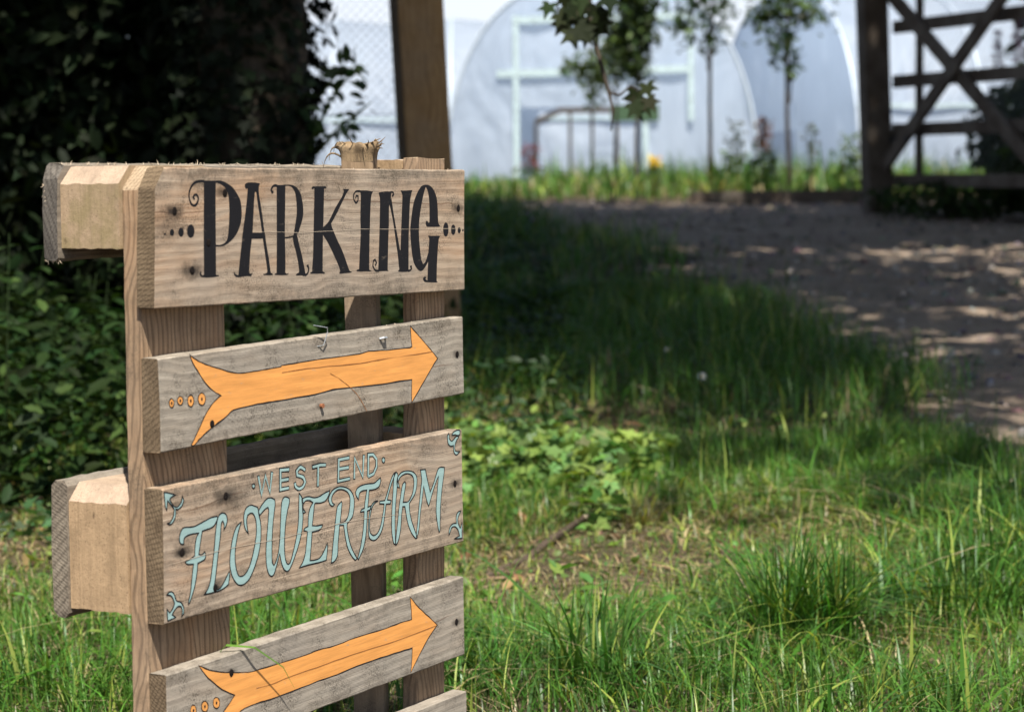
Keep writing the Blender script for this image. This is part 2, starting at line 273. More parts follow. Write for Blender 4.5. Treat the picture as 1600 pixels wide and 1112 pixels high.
LET = {
 'park_fill': [
  (835,-80,1044,-81,1033,-324,1022,-762,1016,-1075,1067,-1082,1063,-1093,938,-1099,802,-1093,748,-1080,727,-1055,741,-1030,762,-1031,755,-1053,776,-1072,803,-1066,813,-647,825,-321),
  (1044,-79,1136,-82,1228,-104,1338,-151,1429,-230,1484,-308,1499,-431,1480,-531,1427,-618,1359,-683,1244,-747,1132,-776,1012,-776,1013,-758,1114,-759,1189,-736,1227,-702,1243,-658,1266,-526,1275,-361,1264,-239,1226,-173,1171,-134,1080,-106,1034,-103),
  (171,-622,168,-628,162,-632,153,-634,145,-632,139,-627,137,-621,139,-614,146,-610,154,-608,163,-610,169,-615),
  (308,-610,302,-628,289,-640,270,-644,252,-639,239,-626,235,-608,241,-591,254,-578,273,-574,291,-579,304,-592),
  (470,-610,463,-633,446,-650,423,-656,401,-649,385,-631,379,-608,386,-584,403,-567,426,-562,449,-569,465,-586),
  (655,-603,645,-637,621,-662,588,-670,557,-660,534,-634,527,-600,537,-565,561,-541,593,-532,625,-542,647,-568),
  (1762,-202,1748,-211,1724,-367,1696,-625,1674,-725,1641,-870,1615,-1077,1644,-1090,1673,-1076,1666,-1096,1643,-1115,1538,-1111,1386,-1116,1345,-1094,1335,-1066,1359,-1061,1368,-1084,1415,-1097,1421,-1064,1470,-831,1515,-621,1558,-465,1591,-321,1614,-187),
  (1614,-189,1615,-165,1590,-173,1567,-155,1565,-125,1607,-106,1684,-101,1780,-106,1847,-116,1827,-144,1820,-191,1758,-204),
  (1762,-197,1816,-177,1833,-268,1876,-449,1915,-642,1928,-676,1945,-767,1989,-939,2019,-1094,2062,-1110,2042,-1121,1885,-1114,1876,-1103,1945,-1094,1955,-1063,1921,-891,1882,-720,1870,-652,1845,-527,1802,-346,1776,-222),
  (1686,-645,1909,-651,1922,-681,1893,-715,1665,-711),
  (2161,-135,2331,-130,2321,-342,2305,-686,2308,-916,2302,-1105,2332,-1118,2367,-1108,2342,-1130,2221,-1128,2102,-1120,2092,-1112,2132,-1102,2145,-796,2154,-454),
  (2311,-130,2452,-134,2553,-166,2623,-230,2661,-324,2675,-428,2655,-521,2601,-612,2569,-670,2507,-691,2476,-713,2334,-727,2298,-720,2298,-709,2435,-703,2477,-685,2488,-639,2522,-541,2545,-438,2542,-334,2526,-241,2481,-177,2411,-146,2311,-145),
  (2456,-707,2538,-686,2576,-786,2633,-927,2694,-1116,2706,-1145,2668,-1161,2627,-1148,2514,-1143,2508,-1131,2566,-1116,2571,-1076,2531,-923,2474,-783),
  (2903,-175,2855,-188,2845,-174,2877,-154,3140,-155,3150,-177,3103,-179,3092,-353,3075,-588,3058,-823,3045,-1118,3091,-1138,3081,-1146,2796,-1137,2793,-1122,2828,-1115,2854,-935,2879,-584,2894,-350),
  (3063,-623,3150,-578,3204,-538,3326,-404,3459,-286,3516,-209,3494,-197,3505,-188,3626,-192,3603,-210,3558,-246,3457,-358,3323,-499,3235,-580,3255,-628,3359,-773,3485,-932,3601,-1129,3655,-1149,3644,-1157,3396,-1162,3392,-1147,3410,-1133,3373,-1060,3248,-900,3144,-779,3057,-694),
  (3847,-209,4004,-210,4139,-224,4104,-263,4083,-367,4061,-610,4044,-853,4032,-1140,4081,-1160,3766,-1151,3751,-1137,3811,-1125,3827,-968,3855,-726,3855,-484,3872,-267),
  (4260,-237,4403,-224,4542,-227,4536,-299,4491,-409,4481,-619,4455,-928,4442,-1156,4461,-1173,4218,-1166,4230,-1141,4245,-982,4279,-553,4290,-321),
  (4492,-372,4545,-299,4584,-460,4638,-648,4725,-924,4756,-950,4721,-1123,4697,-1135,4676,-997,4633,-821,4580,-597,4515,-410),
  (4755,-217,4850,-218,5030,-214,5005,-254,4971,-354,4932,-755,4917,-1188,4874,-1198,4683,-1191,4679,-1178,4703,-1166,4700,-998,4737,-924,4776,-501,4796,-277),
  (5286,-156,5410,-154,5508,-195,5581,-273,5616,-363,5630,-516,5636,-619,5685,-672,5373,-667,5337,-638,5338,-600,5375,-594,5399,-620,5424,-615,5428,-449,5418,-322,5395,-233,5347,-175,5296,-257,5244,-383,5192,-546,5171,-710,5184,-888,5216,-1054,5259,-1119,5314,-1095,5396,-971,5409,-1048,5338,-1134,5262,-1189,5201,-1203,5128,-1177,5045,-1098,5000,-970,4975,-806,4970,-680,4998,-543,5050,-380,5125,-268,5212,-187),
  (5383,-777,5682,-785,5644,-825,5615,-965,5591,-1157,5582,-1336,5606,-1361,5308,-1343,5259,-1316,5255,-1290,5297,-1275,5334,-1287,5309,-1305,5358,-1326,5374,-1148,5391,-971,5414,-818),
  (5884,-712,5874,-756,5849,-788,5816,-798,5783,-786,5760,-753,5752,-709,5762,-666,5787,-634,5820,-623,5853,-635,5876,-668),
  (6059,-719,6050,-751,6029,-775,6001,-783,5972,-773,5952,-749,5945,-716,5954,-684,5975,-661,6003,-653,6031,-662,6052,-686),
  (6188,-729,6182,-748,6168,-762,6148,-767,6129,-761,6115,-747,6110,-727,6116,-707,6130,-693,6150,-689,6169,-694,6183,-709),
  (6261,-732,6258,-740,6251,-745,6242,-747,6233,-745,6227,-739,6224,-731,6227,-723,6234,-718,6243,-716,6252,-718,6258,-724),
 ],
 'park_stroke': [
  (14,840,-85,754,-84,673,-100,609,-146,575,-210,579,-269,607,-318,653,-338,696,-325,726,-287,727,-249,696,-224,664,-230,645,-254,667,-274),
  (14,2175,-142,2111,-140,2071,-163,2055,-191,2073,-216,2096,-202),
  (13,2685,-1153,2741,-1129,2763,-1083,2750,-1042,2727,-1053),
  (12,3862,-216,3769,-218,3719,-253,3722,-314,3765,-353,3806,-327,3812,-272,3772,-268,3758,-300),
  (12,4253,-1162,4161,-1151,4112,-1100,4125,-1039,4164,-1026,4193,-1066,4163,-1096),
  (13,4898,-1189,4951,-1185,4988,-1165,4983,-1140,4952,-1142),
  (11,4524,-231,4584,-238,4600,-262,4576,-281,4560,-265),
 ],
 'farm_fill': [
  (293,-3831,291,-3764,330,-3703,374,-3686,482,-3696,559,-3698,670,-3678,826,-3649,950,-3645,961,-3664,926,-3713,868,-3750,778,-3761,684,-3768,652,-3871,615,-4007,670,-4016,721,-3992,736,-4039,712,-4076,634,-4091,594,-4098,575,-4210,526,-4351,445,-4485,418,-4507,424,-4468,459,-4380,493,-4211,519,-4094,415,-4080,377,-4047,460,-4033,544,-4010,552,-3910,581,-3820,622,-3779,491,-3773,392,-3786,363,-3815,362,-3857,331,-3857),
  (693,-4449,746,-4414,804,-4329,856,-4133,896,-3934,924,-3775,961,-3671,1007,-3629,1064,-3626,1116,-3658,1130,-3715,1105,-3773,1065,-3808,1072,-3755,1050,-3710,1022,-3734,999,-3881,947,-4092,900,-4303,865,-4407,914,-4432,982,-4426,1052,-4369,1147,-4272,1157,-4304,1131,-4410,1050,-4438,936,-4453,800,-4451),
  (1388,-3764,1290,-3812,1227,-3910,1178,-4058,1161,-4210,1203,-4336,1280,-4426,1350,-4456,1431,-4451,1524,-4406,1619,-4294,1696,-4161,1742,-4010,1747,-3841,1715,-3742,1697,-3658,1640,-3630,1563,-3608,1487,-3624,1445,-3672,1429,-3748,1450,-3847,1512,-3918,1494,-3853,1483,-3767,1505,-3710,1566,-3695,1617,-3720,1655,-3791,1662,-3901,1638,-4019,1587,-4156,1518,-4278,1434,-4349,1353,-4360,1304,-4328,1267,-4227,1260,-4106,1289,-3967,1339,-3843),
  (1704,-3695,1774,-3632,1869,-3580,1952,-3579,2019,-3607,2026,-3659,1987,-3825,1961,-3993,1949,-4187,1952,-4298,1982,-4339,2026,-4297,2071,-4205,2103,-4063,2123,-3881,2151,-3664,2184,-3613,2238,-3604,2301,-3628,2306,-3672,2254,-3788,2217,-3931,2195,-4101,2197,-4249,2222,-4340,2258,-4370,2302,-4352,2370,-4226,2433,-4074,2477,-3894,2486,-3733,2497,-3595,2529,-3627,2567,-3681,2571,-3832,2543,-4027,2492,-4145,2423,-4259,2333,-4382,2278,-4435,2224,-4443,2171,-4406,2131,-4338,2098,-4222,2035,-4347,1979,-4437,1926,-4450,1875,-4408,1842,-4317,1834,-4170,1851,-4026,1882,-3847,1902,-3710,1887,-3675,1824,-3693,1729,-3744),
  (2550,-3674,2590,-3662,2639,-3657,2708,-3663,2797,-3686,2896,-3687,2998,-3664,3120,-3646,3098,-3694,3036,-3749,2934,-3764,2825,-3752,2804,-3763,2782,-3862,2752,-4001,2847,-4017,2957,-4019,2947,-4048,2886,-4073,2746,-4076,2721,-4247,2693,-4394,2796,-4403,2897,-4392,2979,-4331,3052,-4245,3057,-4309,3027,-4441,2875,-4445,2656,-4439,2475,-4444,2549,-4389,2601,-4296,2634,-4155,2651,-4057,2579,-4033,2599,-4010,2665,-3997,2676,-3881,2710,-3796,2771,-3739,2707,-3708,2628,-3701,2582,-3723,2573,-3777,2618,-3828,2565,-3838),
  (3127,-4490,3144,-4413,3174,-4258,3209,-4103,3244,-3947,3278,-3849,3362,-3803,3372,-3827,3347,-3962,3324,-4056,3438,-4043,3503,-3983,3537,-3872,3540,-3780,3489,-3710,3386,-3668,3283,-3661,3200,-3690,3158,-3736,3167,-3789,3217,-3820,3166,-3834,3112,-3798,3089,-3744,3118,-3697,3181,-3648,3284,-3627,3387,-3634,3511,-3673,3593,-3735,3633,-3815,3626,-3919,3586,-4017,3479,-4078,3473,-4140,3516,-4285,3576,-4398,3678,-4524,3635,-4537,3563,-4477,3482,-4372,3433,-4238,3400,-4089,3313,-4077,3300,-4161,3276,-4296,3262,-4420,3199,-4479),
  (3726,-3832,3674,-3774,3665,-3732,3708,-3691,3815,-3669,3965,-3671,4073,-3678,4161,-3648,4216,-3631,4215,-3684,4170,-3737,4071,-3754,3963,-3750,3943,-3867,3926,-3946,4002,-3939,3996,-3979,3914,-3991,3899,-4142,3874,-4278,3817,-4422,3707,-4539,3691,-4519,3742,-4422,3800,-4267,3829,-4132,3845,-3988,3760,-3982,3786,-3957,3851,-3948,3870,-3857,3910,-3740,3803,-3738,3749,-3760),
  (4154,-3904,4089,-3915,4023,-3959,3977,-4059,3956,-4196,3972,-4257,4035,-4302,4123,-4291,4190,-4230,4236,-4130,4272,-4028,4289,-3957,4186,-3940,4194,-3909,4303,-3916,4365,-3827,4435,-3705,4504,-3625,4571,-3605,4518,-3662,4456,-3744,4398,-3843,4363,-3916,4451,-3936,4428,-3972,4333,-3965,4304,-4080,4267,-4205,4199,-4302,4099,-4358,4012,-4355,3949,-4313,3930,-4216,3951,-4055,3990,-3955,4057,-3905,4122,-3896),
  (4538,-3611,4571,-3605,4608,-3643,4581,-3831,4550,-4006,4530,-4206,4534,-4482,4494,-4464,4457,-4339,4452,-4172,4475,-3960,4518,-3662),
  (4603,-3673,4695,-3624,4831,-3620,4967,-3653,5046,-3721,5044,-3829,4995,-3932,4867,-4024,4869,-4109,4908,-4235,4974,-4353,5040,-4472,5005,-4479,4904,-4392,4816,-4246,4763,-4052,4707,-4045,4682,-4155,4655,-4320,4595,-4455,4543,-4495,4544,-4424,4590,-4215,4628,-4028,4665,-3913,4713,-3776,4771,-3745,4786,-3785,4756,-3877,4720,-3993,4845,-3997,4938,-3913,4975,-3809,4966,-3723,4898,-3672,4784,-3653,4671,-3675,4613,-3727,4645,-3806,4596,-3791,4584,-3736),
  (5136,-3646,5252,-3654,5296,-3781,5363,-3948,5448,-3849,5547,-3701,5607,-3671,5715,-3684,5701,-3769,5657,-3924,5614,-4129,5600,-4300,5589,-4471,5565,-4480,5520,-4338,5500,-4187,5528,-3994,5569,-3777,5496,-3855,5397,-4002,5324,-4124,5278,-4047,5208,-3855,5174,-3997,5123,-4185,5084,-4374,5031,-4476,5018,-4438,5051,-4297,5090,-4096,5129,-3918,5163,-3777),
  (46,-3274,109,-3286,242,-3326,160,-3342,138,-3365,200,-3433,263,-3455,329,-3417,353,-3349,377,-3403,338,-3458,273,-3482,237,-3475,227,-3556,172,-3615,119,-3620,92,-3603,141,-3597,196,-3538,209,-3467,137,-3398,100,-3369,88,-3471,62,-3414),
  (51,-4345,105,-4321,169,-4344,219,-4433,283,-4457,335,-4520,337,-4587,299,-4614,312,-4556,292,-4506,239,-4496,173,-4532,140,-4566,198,-4603,63,-4619,53,-4491,98,-4539,153,-4502,182,-4453,146,-4381,94,-4352),
  (6117,-4286,6043,-4292,5993,-4341,5996,-4429,5893,-4427,5819,-4473,5805,-4558,5842,-4520,5880,-4469,5965,-4469,6038,-4523,6074,-4604,6012,-4610,5938,-4621,6135,-4641,6139,-4437,6093,-4506,6040,-4436,6042,-4361),
  (5795,-3296,5830,-3266,5845,-3301,5839,-3331,5898,-3373,5959,-3354,6020,-3325,6080,-3336,6060,-3354,6029,-3372,5987,-3424,5976,-3473,5986,-3505,6036,-3521,6107,-3524,6076,-3541,6015,-3560,5965,-3534,5948,-3491,5947,-3434,5887,-3436,5827,-3411,5803,-3368),
  (5910,-3298,5940,-3270,6021,-3248,6100,-3253,6114,-3283,6096,-3317,6030,-3315,6000,-3302,5960,-3303),
  (1650,-3410,1646,-3422,1635,-3430,1621,-3431,1607,-3426,1598,-3416,1594,-3403,1598,-3391,1609,-3383,1623,-3381,1637,-3387,1647,-3397),
  (4320,-3431,4315,-3447,4302,-3457,4286,-3460,4270,-3453,4258,-3440,4254,-3423,4259,-3408,4271,-3397,4288,-3395,4304,-3401,4316,-3414),
 ],
 'west_stroke': [
  (1718,-3310,1770,-3522,1850,-3320,1928,-3514,1974,-3298),
  (2305,-3305,2139,-3294,2132,-3511,2294,-3511),
  (2140,-3409,2292,-3412),
  (2623,-3349,2531,-3306,2458,-3341,2466,-3389,2579,-3426,2619,-3484,2576,-3532,2498,-3546,2432,-3514,2418,-3471),
  (2775,-3334,2928,-3329,3043,-3339),
  (2890,-3344,2877,-3564),
  (3538,-3313,3317,-3312,3300,-3559,3543,-3559),
  (3315,-3420,3524,-3425),
  (3640,-3571,3655,-3330,3823,-3571,3852,-3321),
  (3942,-3583,3954,-3326,4057,-3335,4131,-3397,4128,-3490,4063,-3563,3942,-3583),
 ],
 'arrow1': [
  (525,-1886,634,-1945,783,-2004,1085,-2087,1357,-2147,1662,-2153,1906,-2149,2182,-2142,2200,-2129,2416,-2127,2915,-2118,3314,-2119,3784,-2118,3995,-2101,4394,-2116,4932,-2124,4971,-2115,4951,-1987,4938,-1860,5161,-2010,5356,-2142,5519,-2257,5578,-2304,5449,-2398,5180,-2615,4948,-2799,4951,-2647,4961,-2517,4698,-2512,4291,-2514,3596,-2496,3217,-2487,2847,-2510,2459,-2514,2189,-2516,1922,-2516,1624,-2520,1266,-2541,1147,-2599,938,-2671,810,-2720,656,-2795,567,-2846,518,-2838,608,-2744,712,-2618,817,-2506,947,-2411,1064,-2363,925,-2301,801,-2214,655,-2065,571,-1968),
  (244,-2369,238,-2391,222,-2406,202,-2410,182,-2402,167,-2384,162,-2361,169,-2339,184,-2324,205,-2320,225,-2328,240,-2346),
  (398,-2357,391,-2379,372,-2394,348,-2398,324,-2390,307,-2371,301,-2348,308,-2327,326,-2312,351,-2308,375,-2316,392,-2334),
  (580,-2377,572,-2407,552,-2427,526,-2433,501,-2422,482,-2398,476,-2368,484,-2338,504,-2318,530,-2312,556,-2322,574,-2346),
  (785,-2376,776,-2407,751,-2428,718,-2434,686,-2422,663,-2397,655,-2364,665,-2333,690,-2312,722,-2306,755,-2318,778,-2343),
 ],
 'arrow2': [
  (572,-5184,770,-5275,1065,-5359,1367,-5420,1610,-5450,1610,-5444,2108,-5453,2565,-5460,2829,-5452,3218,-5467,3650,-5454,4288,-5468,4618,-5457,4887,-5464,4874,-5306,4853,-5177,5060,-5347,5298,-5507,5498,-5643,5292,-5760,5081,-5919,4844,-6116,4874,-6005,4889,-5819,4610,-5811,4150,-5801,3641,-5797,3209,-5814,2819,-5811,2295,-5819,1873,-5821,1599,-5808,1599,-5809,1299,-5831,1178,-5945,999,-6081,812,-6157,676,-6153,772,-5995,949,-5811,1207,-5636,974,-5522,726,-5343),
  (515,-5654,508,-5680,489,-5697,464,-5699,440,-5686,423,-5662,417,-5633,425,-5606,443,-5590,468,-5588,492,-5600,510,-5625),
  (724,-5658,715,-5685,693,-5702,663,-5704,635,-5689,614,-5664,607,-5633,616,-5605,638,-5588,667,-5587,696,-5601,717,-5627),
  (931,-5663,922,-5691,900,-5708,870,-5709,840,-5695,820,-5669,813,-5638,822,-5610,844,-5593,874,-5592,903,-5606,924,-5632),
 ],
}
LINES = {'crack1': (2198,-2212,2523,-2204,3110,-2212,3811,-2229,4206,-2218,4833,-2215,5453,-2213), 'crack1b': (3165,-2296,3394,-2390,3596,-2504,3771,-2625,3932,-2807), 'crack2': (1604,-5643,1906,-5657,2272,-5645,2794,-5646,3336,-5643,3961,-5651,4613,-5660,5470,-5643), 'scr1': (1699,-635,2244,-655,2747,-668,3270,-666,3811,-657,4956,-685,6256,-708), 'scr3': (32,-4039,499,-4031,1065,-4021,1896,-4047,2650,-4055,3515,-4058,4286,-4104,4873,-4153), }

# ================================================================ the pallet sign
sl = Vector((1.81552496, 1.4156026))       # from the camera to the sign's top-left corner, in the sign's own axes
SX = sl.x*math.cos(YAW)-sl.y*math.sin(YAW); SY = sl.x*math.sin(YAW)+sl.y*math.cos(YAW)
TOP = .806
pallet = empty("pallet_sign", (SX, SY, 0), YAW, label="weathered half pallet stood on edge as a hand painted parking and farm sign", cat="sign")
rng = random.Random(5)
def hz(i): return (i*7919 % 1000)/1000-.5

def board(name, mats, along, corners, y0, y1, parent, cut=0.0, cutb=.1, n=36, jit=.0004, ch=.0014, seed=0, endjit=.0008, **k):
    """a board between depths y0 and y1; corners LT RT RB LB of its face in mm (x, z from the top); cut = sawn-off corner"""
    LT, RT, RB, LB = [Vector((c[0]/1000, TOP+c[1]/1000)) for c in corners]
    if along == 'X': P = lambda a, b: (LB*(1-a)+RB*a)*(1-b)+(LT*(1-a)+RT*a)*b
    else: P = lambda a, b: (LB*(1-a)+LT*a)*(1-b)+(RB*(1-a)+RT*a)*b      # a upwards, b left to right
    wid = (P(.5, 1)-P(.5, 0)).length; cb = ch/wid
    bs = [cb]+([1-cutb] if cut and along == 'X' else [])+[.5]+[1-cb]
    if along != 'X' and cut: bs = [cb, cutb, .5, 1-cb]
    bs = sorted(bs)
    ring = [(b, y0) for b in bs]+[(1, y0+ch), (1, y1-ch)]+[(b, y1) for b in bs[::-1]]+[(0, y1-ch), (0, y0+ch)]
    m = MB(); r = random.Random(seed); vs = []
    for i in range(n+1):
        a = i/n
        for (b, y) in ring:
            aa = a
            if cut:
                if along == 'X':
                    s = max(0, (b-(1-cutb))/cutb)*cut; aa = s+a*(1-s)
                else:
                    s = max(0, (cutb-b)/cutb)*cut; aa = a*(1-s)
            p = P(aa, b); q = Vector((p.x, y, p.y))
            nv = mnoise.noise_vector(q*38+Vector((seed*3.1, 0, 0)))*jit*1.6+mnoise.noise_vector(q*240)*jit*.8
            if i in (0, n):
                e = endjit*(r.random()-.5)*2
                nv += Vector((e, 0, 0)) if along == 'X' else Vector((0, 0, e))
            if y == y0: nv.y *= .04
            vs.append(q+nv)
    k_ = len(ring)
    fs = [(i*k_+j, (i+1)*k_+j, (i+1)*k_+(j+1) % k_, i*k_+(j+1) % k_) for i in range(n) for j in range(k_)]
    nb = len(bs); back = [nb+2+nb-1-j for j in range(nb)]
    caps = [(j, j+1, back[j+1], back[j]) for j in range(nb-1)]+[(nb-1, nb, nb+1, back[nb-1]), (0, back[0], k_-2, k_-1)]
    m.add(vs, fs, 0)
    for e in (0, n): m.add([vs[e*k_+j] for j in range(k_)], caps, 1)
    me = m.mesh(name)
    bm = bmesh.new(); bm.from_mesh(me); bmesh.ops.remove_doubles(bm, verts=bm.verts, dist=1e-6); bmesh.ops.recalc_face_normals(bm, faces=bm.faces); bm.to_mesh(me); bm.free()
    return link(name, me, mats, parent, **k)

def splinters(mb, a, b, n, ln, seed, spread=(0, 0, 1)):       # torn fibres along a sawn edge from a to b
    r = random.Random(seed); a = Vector(a); b = Vector(b)
    for i in range(n):
        p = a.lerp(b, r.random()); d = Vector((r.uniform(-1, 1), r.uniform(-.6, .6), r.uniform(-1, 1)))*.8+Vector(spread)
        d.normalize(); l = ln*r.uniform(.3, 1)*(2.2 if r.random() < .08 else 1)
        mid = p+d*l*.55+Vector((r.uniform(-1, 1), r.uniform(-1, 1), r.uniform(-1, 1)))*l*.18
        mb.tube([p-d*.001, mid, p+d*l], [.00045, .0003, .0001], 3, 2 if len(mb.m) else 2)

def fray(o, mb):                              # joins torn fibres to the board they hang from
    me = mb.mesh("fibres"); bm = bmesh.new(); bm.from_mesh(o.data); n = len(bm.faces); bm.from_mesh(me); bm.faces.ensure_lookup_table()
    for f in bm.faces[n:]: f.material_index = 2
    bm.to_mesh(o.data); bm.free(); bpy.data.meshes.remove(me)

NS = lambda x, z, a=.9, s=1.0: (x/1000, TOP+z/1000, .021*s, .0095*s, min(1, a*1.1))
WL, WD = (.51, .405, .30), (.345, .25, .17)
GLt, GD = (.45, .395, .32), (.30, .255, .20)
END = [endgrain("end_grain_%d" % i if i else "end_grain", (.20, .145, .09), (.10, .07, .043), i, 120, .5+i*.7) for i in range(5)]
SPL = plain("torn_fibre", (.52, .42, .30), .9, .25, 200)
quads = [[(1, 6), (630, 3), (626, -149), (-4, -138)], [(0, -189), (621, -182), (623, -280), (0, -286)], [(2, -324), (615, -325), (617, -469), (1, -465)],
         [(2, -518), (616, -514), (617, -615), (2, -613)], [(4, -659), (621, -663), (618, -804), (2, -804)]]
labs = ["top slat with the word PARKING in black", "upper slat with an orange arrow and four orange dots", "slat with pale blue farm lettering", "lower slat with a second orange arrow", "bottom slat without paint"]
slatm = [
 wood("slat_wood", 'X', WL, WD, seed=1, grayness=.5, dirt=.9, edge=1.0, warm=.55, rings=.36, stains=[NS(30, -39, .85), NS(120, -20, .8, .9), NS(60, -101, .95, 1.2), NS(612, -45, .75, .9), NS(20, -52, .35, 1.6)], crack=[(TOP-.040, -.004, -.02, .1), (TOP-.022, -.03, .26, .62)]),
 wood("gray_slat_wood", 'X', GLt, GD, seed=2, grayness=.6, dirt=1.0, edge=.9, saw=.03, rings=.30, warm=.18, stains=[NS(89, -265, .6, .6), NS(606, -229, .6, .6), NS(296, -265, .5, .5)], crack=[(TOP-.250, .015, .2, .6)]),
 wood("warm_slat_wood", 'X', WL, WD, seed=3, grayness=.42, dirt=.85, edge=.8, warm=.5, rings=.40, stains=[NS(111, -345, .95, 1.15), NS(33, -394, .95, .85), NS(89, -441, .9, 1.0), NS(597, -392, .7, .8), NS(120, -352, .5, 1.9)], crack=[(TOP-.352, .05, .04, .16)]),
 wood("sawn_slat_wood", 'X', GLt, GD, seed=4, grayness=.65, dirt=1.0, edge=.85, saw=.07, rings=.26, warm=.15, stains=[NS(115, -538, .7, .6), NS(597, -569, .6, .6)], crack=[(TOP-.566, .012, .1, .6)]),
 wood("bottom_slat_wood", 'X', GLt, GD, seed=6, grayness=.5, dirt=.6, edge=.5, rings=.25)]
slats = []
for i, q in enumerate(quads):
    s = board("slat", [slatm[i], END[i], SPL], 'X', q, 0, .022, pallet, cut=.025 if i == 0 else 0, cutb=.15, n=60, seed=i+1, label=labs[i])
    slats.append(s)
    mb = MB()
    z = TOP
    LTv, RTv, RBv, LBv = [Vector((c[0]/1000, 0, TOP+c[1]/1000)) for c in q]
    splinters(mb, RTv+Vector((0, .002, 0)), RBv+Vector((0, .003, 0)), 40, .0022, 10+i, (1.1, 0, 0))
    splinters(mb, LBv+Vector((0, .01, 0)), RBv+Vector((0, .01, 0)), 7, .003, 30+i, (0, 0, -1))
    splinters(mb, LTv+Vector((.02, .012, 0)), RTv+Vector((0, .012, 0)), 7, .0022, 50+i, (0, 0, 1))
    fray(s, mb)

STR = [wood("stringer_wood", 'Z', (.44, .30, .18), (.28, .18, .105), seed=7+i, grayness=.2, dirt=.5, edge=.3, rings=.8, warm=.35, rs=6.0) for i in range(2)]
STR_END = endgrain("stringer_end_grain", (.42, .33, .22), (.27, .19, .12), 6, 140, .2)
board("stringer", [STR[0], STR_END], 'Z', [(2, 8), (147, 6), (146, -803), (0, -803)], .0225, .044, pallet, cut=.030, cutb=.17, n=50, seed=21)
board("stringer", [STR[1], STR_END], 'Z', [(553, 18), (620, 17), (601, -803), (533, -803)], .0225, .044, pallet, n=50, seed=22)

CHIP = chipboard("chipboard", (.40, .275, .16)); CHIPG = chipboard("mossy_chipboard", (.36, .26, .165), .35); CHIPTOP = chipboard("pale_chipboard", (.40, .30, .215))  # CHIPTOP is a paler tone for block tops and chamfers
def block(x0, x1, zt, zb, cut, m):
    mb = MB(); y0, y1 = .0445, .1215; t = TOP+zt/1000; b = TOP+zb/1000; x0 /= 1000; x1 /= 1000; n = 34
    prof = [(x0, b), (x0, t-cut)]+([(x0+cut, t)] if cut else [])+[(x1, t), (x1, b)]
    r = random.Random(int(zt)); k = len(prof); vs = []
    for i in range(n+1):
        for (x, z) in prof: vs.append((x+r.uniform(-1, 1)*.00015, y0+(y1-y0)*i/n, z+mnoise.noise(Vector((i*.22, x*90, z*70)))*.0014+r.uniform(-1, 1)*.00015))
    for j in range(k):
        mi = 1 if (cut and j in (1, 2)) or (not cut and j == 1) else 0
        mb.add(vs, [], 0)
        o = len(mb.v)-len(vs)
        mb.f += [(o+i*k+j, o+(i+1)*k+j, o+(i+1)*k+(j+1) % k, o+i*k+(j+1) % k) for i in range(n)]; mb.m += [mi]*n
    mb.add(vs[:k], [tuple(range(k))], 0); mb.add(vs[-k:], [tuple(range(k))[::-1]], 0)
    me = mb.mesh("block"); bm = bmesh.new(); bm.from_mesh(me); bmesh.ops.remove_doubles(bm, verts=bm.verts, dist=1e-7)
    bmesh.ops.recalc_face_normals(bm, faces=bm.faces); bm.to_mesh(me); bm.free()
    link("block", me, [m, CHIPTOP], pallet)
block(-2, 143, 8, -77, .018, CHIPG); block(-1, 143, -325, -457, .018, CHIP); block(0, 143, -705, -803, 0, CHIP)
block(553, 612, 16, -77, 0, CHIP); block(545, 606, -325, -457, 0, CHIP); block(538, 600, -705, -803, 0, CHIP)
BK = [wood("back_board_wood", 'X', (.30, .25, .19), (.17, .14, .105), seed=11+i, grayness=.55, dirt=.6, edge=.5, rings=.3) for i in range(3)]
BKE = [endgrain("back_end_grain", (.17, .15, .125), (.075, .065, .055), 8, 90, .9), endgrain("sawn_end_grain", (.28, .235, .175), (.13, .105, .08), 9, 70, -.5)]
board("back_board", [BK[0], BKE[0]], 'X', [(-4, 12), (545, 10), (612, -89), (-4, -90)], .122, .144, pallet, cut=.02, cutb=.16, n=60, seed=31, jit=.001, ch=.003, endjit=.003)
board("back_board", [BK[1], BKE[1]], 'X', [(-2, -322), (612, -318), (606, -468), (-3, -468)], .122, .144, pallet, n=60, seed=32, jit=.0008, ch=.006, endjit=.0015)
board("back_board", [BK[2], BKE[1]], 'X', [(0, -705), (608, -705), (600, -803), (0, -803)], .122, .144, pallet, n=40, seed=33)
bks = [o for o in pallet.children if o.name.startswith("back_board")]
mb = MB(); splinters(mb, (0, .123, TOP+.011), (.5, .123, TOP+.011), 60, .0028, 77, (0, 0, 1)); splinters(mb, (-.004, .125, TOP-.086), (-.004, .143, TOP-.01), 25, .004, 78, (-.6, 0, 0)); splinters(mb, (-.004, .123, TOP-.089), (-.002, .144, TOP-.09), 20, .005, 79, (0, 0, -1))
bks[0].data.materials.append(SPL); fray(bks[0], mb)

